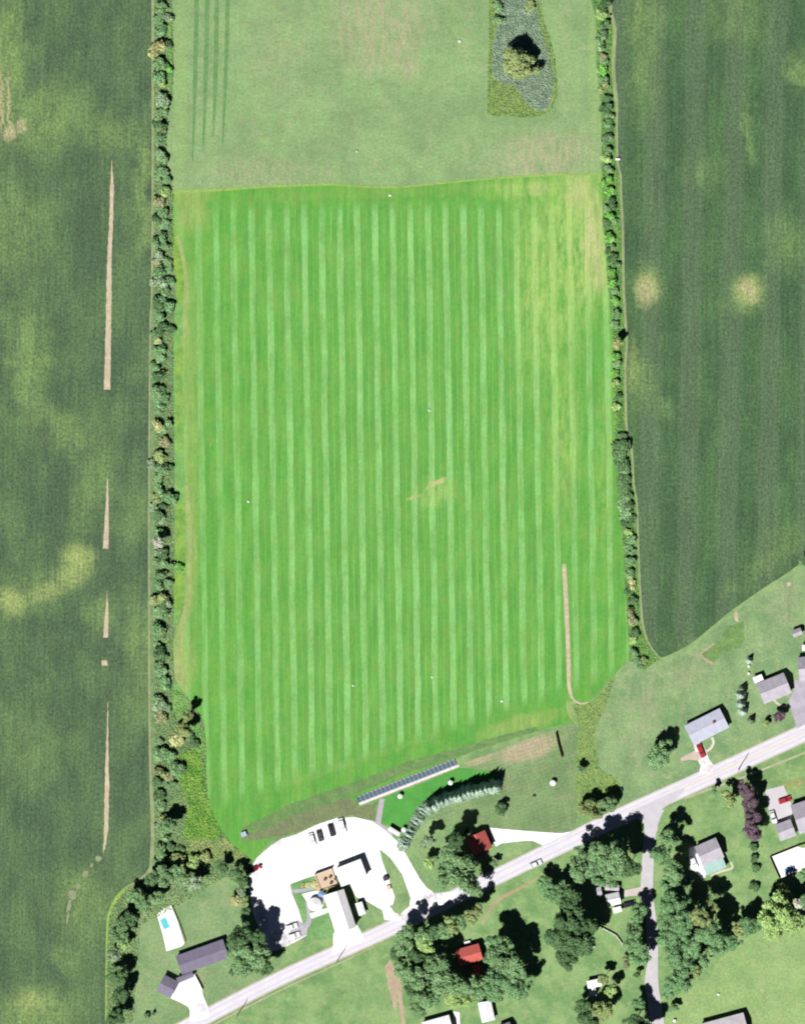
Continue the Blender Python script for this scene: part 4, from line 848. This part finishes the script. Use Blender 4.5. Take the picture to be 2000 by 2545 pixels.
house("garden_shed", [(1184,2493),(1217,2485),(1232,2534),(1200,2540)], SH_WH, WHITEW, "white roofed outbuilding half in shade near the bottom edge", 'shed', wh=2.8, pitch=.35, ridge='v')
house("house", [(1238,2548),(1266,2539),(1280,2575),(1250,2590)], SH_DK, WHITEW, "blue grey roof corner cut by the bottom edge", wh=3, pitch=.35)
hl = house("garden_shed", [(1456,2438),(1492,2430),(1494,2450),(1460,2457)], SH_WH, WHITEW, "small white L-shaped shed in trees near the bottom", 'shed', wh=2.6, pitch=.2, windows=False)
wing(hl, [(1460,2455),(1479,2452),(1480,2474),(1464,2476)], SH_WH, WHITEW, 2.4, .1, 'u', 'rear_wing', flat=True)
house("house", [(1738,2543),(1846,2516),(1862,2580),(1755,2610)], SH_PK, WHITEW, "long pale pink-grey roofed house cut by the bottom edge in the meadow", wh=3.2, pitch=.3)
hq = house("house", [(1967,2000),(2060,1968),(2085,2040),(1980,2074)], SH_GR, WHITEW, "large grey roofed house cut by right edge beside the pad", wh=3.2, pitch=.6)
house("garage", [(1926,2049),(1964,2034),(1975,2077),(1935,2091)], SH_GR, WHITEW, "grey gabled garage below the parking pad with a red car", 'garage', wh=2.9, pitch=.62)
house("storage_shed", [(1500,2197),(1538,2200),(1537,2213),(1507,2212)], SH_GR, GREYW, "long grey shed behind the two-tone shed, topmost", 'shed', wh=2.4, pitch=.3, windows=False)
house("storage_shed", [(1503,2223),(1535,2216),(1544,2245),(1508,2253)], SH_WH, WHITEW, "two-tone grey and white gabled shed by the gravel spur", 'shed', wh=2.8, pitch=.75, windows=False)
house("storage_shed", [(1521,2256),(1541,2252),(1545,2264),(1524,2271)], SH_WH, WHITEW, "small bright white box shed below the two-tone shed", 'shed', wh=1.9, kind='flat', windows=False, door=False)
house("storage_shed", [(1478,2205),(1490,2203),(1498,2225),(1486,2228)], SH_GR, GREYW, "small grey shed in tree shade left of the two-tone shed", 'shed', wh=2.0, pitch=.3, windows=False)
# ---------------------------------------------------------------- pools
WATER = m_flat("pool_water_mat", (120,236,246), .05, .6, .04)
DWAT = m_flat("pool_water_deep_mat", (110,190,236), .05, .6, .04)
def pool(cor, label, mat):
    cen, L, D, a = rectof(cor); r_ = empty('swimming_pool', (cen.x, cen.y, .1), a); tag(r_, label, 'pool')
    MB().box(-L/2, L/2, -D/2, D/2, -.05, .02).build('water', mat, r_)
    c = MB(); t = .3
    c.box(-L/2-t, L/2+t, -D/2-t, -D/2, -.05, .08); c.box(-L/2-t, L/2+t, D/2, D/2+t, -.05, .08); c.box(-L/2-t, -L/2, -D/2, D/2, -.05, .078); c.box(L/2, L/2+t, -D/2, D/2, -.05, .078)
    c.build('coping', WHITEW, r_)
pool([(399,2286),(413,2280),(422,2304),(408,2310)], "turquoise swimming pool in the white deck above the grey-roofed house", WATER)
pool([(1948,2160),(1968,2152),(1973,2164),(1952,2172)], "blue swimming pool on the white deck at the right edge", DWAT)
# ---------------------------------------------------------------- vehicles
TYRE = m_flat("tyre_mat", (40,40,42), .9, .1, .05); RIM = m_flat("rim_mat", (190,190,195), .3, .6, .03, metal=.6)
LAMP = m_flat("lamp_glass_mat", (235,235,225), .2, .7, .02); TAIL = m_flat("tail_lamp_mat", (190,40,36), .3, .6, .02)
def paint(nm, c): return m_flat(nm, c, .25, .6, .02)
GLARE = m_flat('painted_glare_glass_mat', (214,214,222), .12, .8, .04)  # pale base colour paints sun glare into the white cars' windows
def car(x, y, ang, mat, label, length=4.5, width=1.8, name='parked_car', pickup=False, group=None, h=1.45):
    r_ = empty(name, W(x, y, .10), math.radians(ang)); tag(r_, label, 'car', group)
    L, Wd = length/2, width/2
    prof = [(-L,.35),(-L+.05,.75),(-L+.15,.88),(-L*.55,.93),(L*.42,.92),(L-.25,.80),(L,.62),(L,.32),(L-.1,.22),(-L+.1,.22)]
    V = []; rows = [(-Wd*.9,.0),(-Wd,.06),(-Wd*.97,0),(Wd*.97,0),(Wd,.06),(Wd*.9,0)]
    ys = [(-Wd,.93),(-Wd*.86,1.0),(Wd*.86,1.0),(Wd,.93)]
    n = len(prof)
    for yy, s_ in ys: V += [(p[0]*(.97 if s_ < 1 else 1), yy, p[1]*(s_ if p[1] > .5 else 1)) for p in prof]
    F = [tuple(range(n)), tuple(range(3*n, 4*n))[::-1]]
    for k in range(3): F += [(k*n+i, (k+1)*n+i, (k+1)*n+(i+1)%n, k*n+(i+1)%n) for i in range(n)]
    body = MB().add(V, F).build('body', mat, r_)
    if pickup: c0, c1 = -.05*L, .5*L
    else: c0, c1 = -.78*L, .42*L
    def frust(z0, z1, a0, a1, b0, b1, w0, w1):
        return [(a0,-w0,z0),(b0,-w0,z0),(b0,w0,z0),(a0,w0,z0),(a1,-w1,z1),(b1,-w1,z1),(b1,w1,z1),(a1,w1,z1)]
    BF = [(3,2,1,0),(4,5,6,7),(0,1,5,4),(1,2,6,5),(2,3,7,6),(3,0,4,7)]
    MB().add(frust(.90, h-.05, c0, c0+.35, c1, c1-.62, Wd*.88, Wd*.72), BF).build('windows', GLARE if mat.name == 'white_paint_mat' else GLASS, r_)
    MB().add(frust(h-.06, h, c0+.34, c0+.42, c1-.61, c1-.70, Wd*.74, Wd*.68), BF).build('car_roof', mat, r_)
    if pickup: MB().box(-L+.15, -.1*L, -Wd*.78, Wd*.78, .9, .955).build('bed', TYRE, r_)
    for sx in (-.62, .62):
        for sy in (-1, 1):
            w_ = MB(); q = 14
            V = [(sx*L+.33*math.cos(2*math.pi*i/q), sy*(Wd-.2), .33+.33*math.sin(2*math.pi*i/q)) for i in range(q)]+[(sx*L+.33*math.cos(2*math.pi*i/q), sy*(Wd+.02), .33+.33*math.sin(2*math.pi*i/q)) for i in range(q)]
            w_.add(V, [tuple(range(q)), tuple(range(2*q-1, q-1, -1))]+[(i,(i+1)%q,(i+1)%q+q,i+q) for i in range(q)])
            wo = w_.build('wheel', TYRE, r_)
            V = [(sx*L+.2*math.cos(2*math.pi*i/q), sy*(Wd+.03), .33+.2*math.sin(2*math.pi*i/q)) for i in range(q)]
            MB().add(V, [tuple(range(q))]).build('rim', RIM, wo)
    for sy in (-1, 1):
        MB().box(L-.12, L+.015, sy*Wd*.72-.18, sy*Wd*.72+.18, .58, .7).build('headlight', LAMP, r_)
        MB().box(-L-.015, -L+.1, sy*Wd*.74-.14, sy*Wd*.74+.14, .6, .78).build('tail_light', TAIL, r_)
    return r_
PW = paint("white_paint_mat", (250,250,250)); PD = paint("dark_paint_mat", (84,76,92)); PR = paint("red_paint_mat", (206,44,52)); PS = paint("silver_paint_mat", (236,238,244)); PB = paint("black_paint_mat", (38,36,46))
car(795,2077,-74,PD,"smaller dark parked car of the two in the white lot", 4.0, 1.7, group=None)
car(824,2063,-74,PB,"larger dark parked car at the top of white lot", 4.4, 1.8)
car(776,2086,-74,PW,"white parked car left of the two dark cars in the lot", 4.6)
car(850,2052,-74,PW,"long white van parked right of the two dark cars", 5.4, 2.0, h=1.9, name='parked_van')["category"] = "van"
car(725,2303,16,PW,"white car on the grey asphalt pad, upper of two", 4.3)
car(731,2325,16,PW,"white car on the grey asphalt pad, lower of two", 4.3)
car(1331,2147,24,PS,"silver car driving on the main road near tree shade", 4.4, name='moving_car')
car(1741,1866,-68,PR,"bright red car parked below the pale blue roofed house", 4.8)
car(1949,1988,18,PR,"bright red car parked on the pale pad near right edge", 4.5)
car(1920,2030,-72,PS,"white car parked at the left corner of the pale pad", 4.4)
car(1563,2247,14,PB,"black car on grass right of the two-tone shed", 4.2)
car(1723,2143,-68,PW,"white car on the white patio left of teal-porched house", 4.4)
# red tractor at the lot edge
tr = empty('tractor', W(640,2156,.1), math.radians(25)); tag(tr, "small red tractor at the left edge of the white lot", 'tractor')
MB().box(-.2,1.5,-.35,.35,.7,1.35).build('hood', PR, tr, .08); MB().box(-1.2,-.2,-.5,.5,.6,.95).build('chassis', PR, tr, .05)
MB().box(-.95,-.4,-.25,.25,.95,1.05).box(-1.05,-.95,-.25,.25,.95,1.5).build('seat', TYRE, tr); MB().box(-1.3,-.1,-.7,-.5,1.0,1.08).box(-1.3,-.1,.5,.7,1.0,1.08).build('fender', PR, tr)
for sx, rr in ((-.75,.62),(1.1,.38)):
    for sy in (-1,1):
        w_ = MB(); q = 16; V = [(sx+rr*math.cos(2*math.pi*i/q), sy*.5, rr+rr*math.sin(2*math.pi*i/q)) for i in range(q)]+[(sx+rr*math.cos(2*math.pi*i/q), sy*.8, rr+rr*math.sin(2*math.pi*i/q)) for i in range(q)]
        w_.add(V, [tuple(range(q)), tuple(range(2*q-1,q-1,-1))]+[(i,(i+1)%q,(i+1)%q+q,i+q) for i in range(q)]).build('wheel', TYRE, tr)
MB().bar((-.2,0,1.2),(-.35,0,1.6),.03).build('steering_column', TYRE, tr)
ca = MB().box(-3.2,-1.4,-.8,.8,.35,.5).box(-3.2,-1.4,-.8,-.75,.5,.8).box(-3.2,-1.4,.75,.8,.5,.8); ca.build('trailer_bed', DARKB, tr)
# ---------------------------------------------------------------- golf practice range
cen, L, D, a = rectof([(886,1983),(1128,1889),(1135,1901),(892,1995)])
pad = empty('tee_pad', (cen.x, cen.y, .1), a); tag(pad, "long narrow concrete tee line between striped field and practice green", 'tee line')
MB().box(-L/2, L/2, -D/2-.1, D/2+.35, -.06, .06).build('concrete_slab', m_pave("tee_slab_mat", (206,186,206), (214,196,210), .2, .05), pad)
MB().box(-L/2, L/2+.8, -D/2-.9, -D/2-.102, -.06, .07).build('walkway', m_pave("tee_walk_mat", (244,228,232), (248,236,236), .2, .05), pad)
for k in range(24):
    x = -L/2+(k+.5)*L/24
    mt = MB().box(x-.55, x+.55, -D/2+.1, D/2+.05, .06, .1).build('mat', m_flat("mat_fabric", (96,140,150), .9, .1, .1) if k == 0 else bpy.data.materials["mat_fabric"], pad)
for k in range(25):
    x = -L/2+k*L/24
    MB().box(x-.05, x+.05, -D/2+.1, D/2+.3, .062, .5).build('divider', m_flat("divider_mat", (150,140,190), .6, .2, .05) if k == 0 else bpy.data.materials["divider_mat"], pad)
def target(x, y, r, label, h=.4):
    r *= .62
    r_ = empty('target_marker', W(x, y)); tag(r_, label, 'target')
    MB().cyl(0,0,.05,h,r*.72,r,14).build('basket', WHITEW, r_); MB().cyl(0,0,h,h+1.0,.04,n=8).build('flag_pole', TRIM, r_)
for x, y, r, lb in ((877,1704,.5,"small white target in the striped field, left of the lower three"),(1073,1683,.5,"small white target in the striped field, middle of the lower three"),(1246,1743,.65,"small white target near the striped field's lower right corner"),(617,1247,.6,"pale target on a faint round patch at striped field left"),(1066,1020,.55,"pale target high in the striped field centre"),(969,486,.7,"white target just below the field boundary line"),(1141,103,.7,"pale target in the upper pasture left of the reed island"),(886,377,.45,"tiny white target in the lower pasture")):
    target(x, y, r, lb)
m_t = m_flat("parasol_mat", (252,252,252), .8, .1, .03)
for x, y, r, lb in ((994,1979,.85,"white round parasol on the practice green's left part"),(1119,1945,.85,"white round parasol at the conifer windbreak's upper side"),(1003,2062,.85,"white round parasol beside the narrow white shed"),(1373,1946,1.05,"white round parasol alone on mown lawn at right")):
    p_ = empty('parasol', W(x, y)); tag(p_, lb, 'parasol', None)
    MB().cyl(0,0,2.0,2.45,r,.05,12).build('canopy', m_t, p_); MB().cyl(0,0,0,2.0,.035,n=8).build('pole', GREYW, p_); MB().cyl(0,0,0,.08,.3,n=12).build('base', GREYW, p_)
# fences and walls
def fence(pts, h, mat, label, posts=2.4, t=.06, board=True, name='fence', cat='fence'):
    r_ = empty(name, W(*pts[0])); tag(r_, label, cat); o = W(*pts[0]); m = MB(); rng = []
    for a_, b_ in zip(pts, pts[1:]):
        A_, B_ = W(*a_)-o, W(*b_)-o; Ln = (B_-A_).length; an = math.atan2((B_-A_).y, (B_-A_).x)
        M = Matrix.Translation(A_) @ Matrix.Rotation(an, 4, 'Z')
        if board: m.box(0, Ln, -t/2, t/2, .05, h-.05, M=M)
        else:
            for z_ in (.35*h, .65*h, .95*h): m.box(0, Ln, -t/2, t/2, z_-.06, z_+.06, M=M)
        k = max(1, round(Ln/posts))
        for i in range(k+1): rng.append(A_+(B_-A_)*i/k)
    m.build('panel', mat, r_)
    for q in rng: MB().box(q.x-.07, q.x+.07, q.y-.07, q.y+.07, 0, h).build('post', mat, r_)
fence([(1381,1821),(1387,1850),(1396,1882)], 1.6, m_flat("dark_timber_mat", (72,60,40), .9, .1, .15), "dark brown timber screen at the right end of the dry patch", t=.35, name='timber_screen', cat='screen')
fence([(1490,2304),(1512,2315),(1530,2325),(1541,2340),(1551,2357)], 1.1, m_flat("white_fence_mat", (226,234,222), .6, .2, .04), "curved pale fence below the sheds beside the side road", t=.35)
fence([(1936,2184),(1912,2130),(1981,2102),(2000,2096),(2060,2074)], 1.5, m_flat("brown_fence_mat", (120,96,84), .8, .1, .1), "brown fence round the white pool deck at right edge")
fence([(486,2424),(494,2438),(504,2458)], 1.3, m_flat("maroon_fence_mat", (130,90,84), .8, .1, .1), "short dark fence along the right side of white driveway")
fence([(462,2340),(448,2300),(428,2252)], 1.0, m_flat("deck_fence_mat", (130,120,96), .8, .1, .1), "low brown fence on the right side of the pool deck", board=False)
# small loose things
def bin_(x, y, mat, label, sx=1.2, sy=1.0, h=1.2, ang=20, name='waste_bin', cat='bin'):
    r_ = empty(name, W(x, y, .1), math.radians(ang)); tag(r_, label, cat)
    MB().add([(-sx*.45,-sy*.45,0),(sx*.45,-sy*.45,0),(sx*.45,sy*.45,0),(-sx*.45,sy*.45,0),(-sx/2,-sy/2,h),(sx/2,-sy/2,h),(sx/2,sy/2,h),(-sx/2,sy/2,h)], [(3,2,1,0),(4,5,6,7),(0,1,5,4),(1,2,6,5),(2,3,7,6),(3,0,4,7)]).build('container', mat, r_)
    MB().box(-sx*.52, sx*.52, -sy*.52, sy*.52, h+.002, h+.09).build('lid', mat, r_)
bin_(958,2183,PD,"dark grey waste container right of the white hall", 1.7, 1.5, 1.3)
bin_(966,2206,m_flat("yellow_box_mat",(246,226,190),.7,.2,.05),"pale yellow box at right edge of the white yard", 1.3, 1.6, .8, name='storage_box', cat='box')
bin_(606,2073,m_flat("blue_tarp_mat",(190,206,240),.5,.3,.05),"pale blue covered bin in grass left of the white lot", 1.8, 1.6, 1.1, name='covered_bin')
bin_(1716,2181,DWAT,"small blue bin in shade below the white patio", 1.0, 1.0, .9)
bin_(1703,2187,WHITEW,"small white bin in shade below the white patio", .8, 1.0, .9)
bin_(1161,2343,WHITEW,"white box beside the upper wall of the lower red-roofed house", 2.0, 1.1, 1.0, name='storage_box', cat='box')
bin_(1471,2347,WHITEW,"narrow white box at right edge of the middle grove", 1.1, 2.4, 1.0, 14, name='storage_box', cat='box')
bin_(1534,396,WHITEW,"white upright box on the right hedgerow's field margin", .7, 1.5, .8, 90, name='storage_box', cat='box')
bin_(1675,2537,WHITEW,"small white box near the bottom of side road", .9, .9, .9, 0, name='storage_box', cat='box')
bin_(1784,2472,WHITEW,"tiny white box alone in the pale meadow", .7, .7, .5, 0, name='storage_box', cat='box')
for i, (x, y) in enumerate(((1859,1656),(1859,1674))):
    bin_(x, y, WHITEW, f"tiny white post box between conifers left of grey-roofed house, {'upper' if i == 0 else 'lower'}", .7, .8, .7, 0, name='garden_box', cat='box')
for i, (x, y) in enumerate(((752,2200),(766,2199),(779,2197))):
    b_ = empty('flower_bush', W(x, y, .1)); 
    COL.objects.unlink(b_); bpy.data.objects.remove(b_)
    shrub(x, y, 5+i, 'y', f"pale flowering bush in the garden strip left of deck, {('leftmost','middle','rightmost')[i]}", 'flowering bushes by the timber deck', h=.9, name='flower_bush')

WOOD = m_flat("pole_wood_mat", (120,104,88), .9, .1, .15)
for x, y, a, lb in ((590,2524,-25,"utility pole on the road's lower verge near the bottom left"),(838,2388,-25,"utility pole on the road's lower verge below the barn"),(1834,1912,-25,"utility pole on road's lower verge near the purple trees")):
    p_ = empty('utility_pole', W(x, y), math.radians(65)); tag(p_, lb, 'pole', 'utility poles along the road')
    MB().cyl(0,0,0,9.5,.16,.11,10).build('mast', WOOD, p_)
    MB().box(-1.1,1.1,-.06,.06,8.7,8.85).build('crossarm', WOOD, p_)
    for q in (-1,-.4,.4,1): MB().cyl(q,0,8.86,9.05,.05,n=8).build('insulator', GREYW, p_)
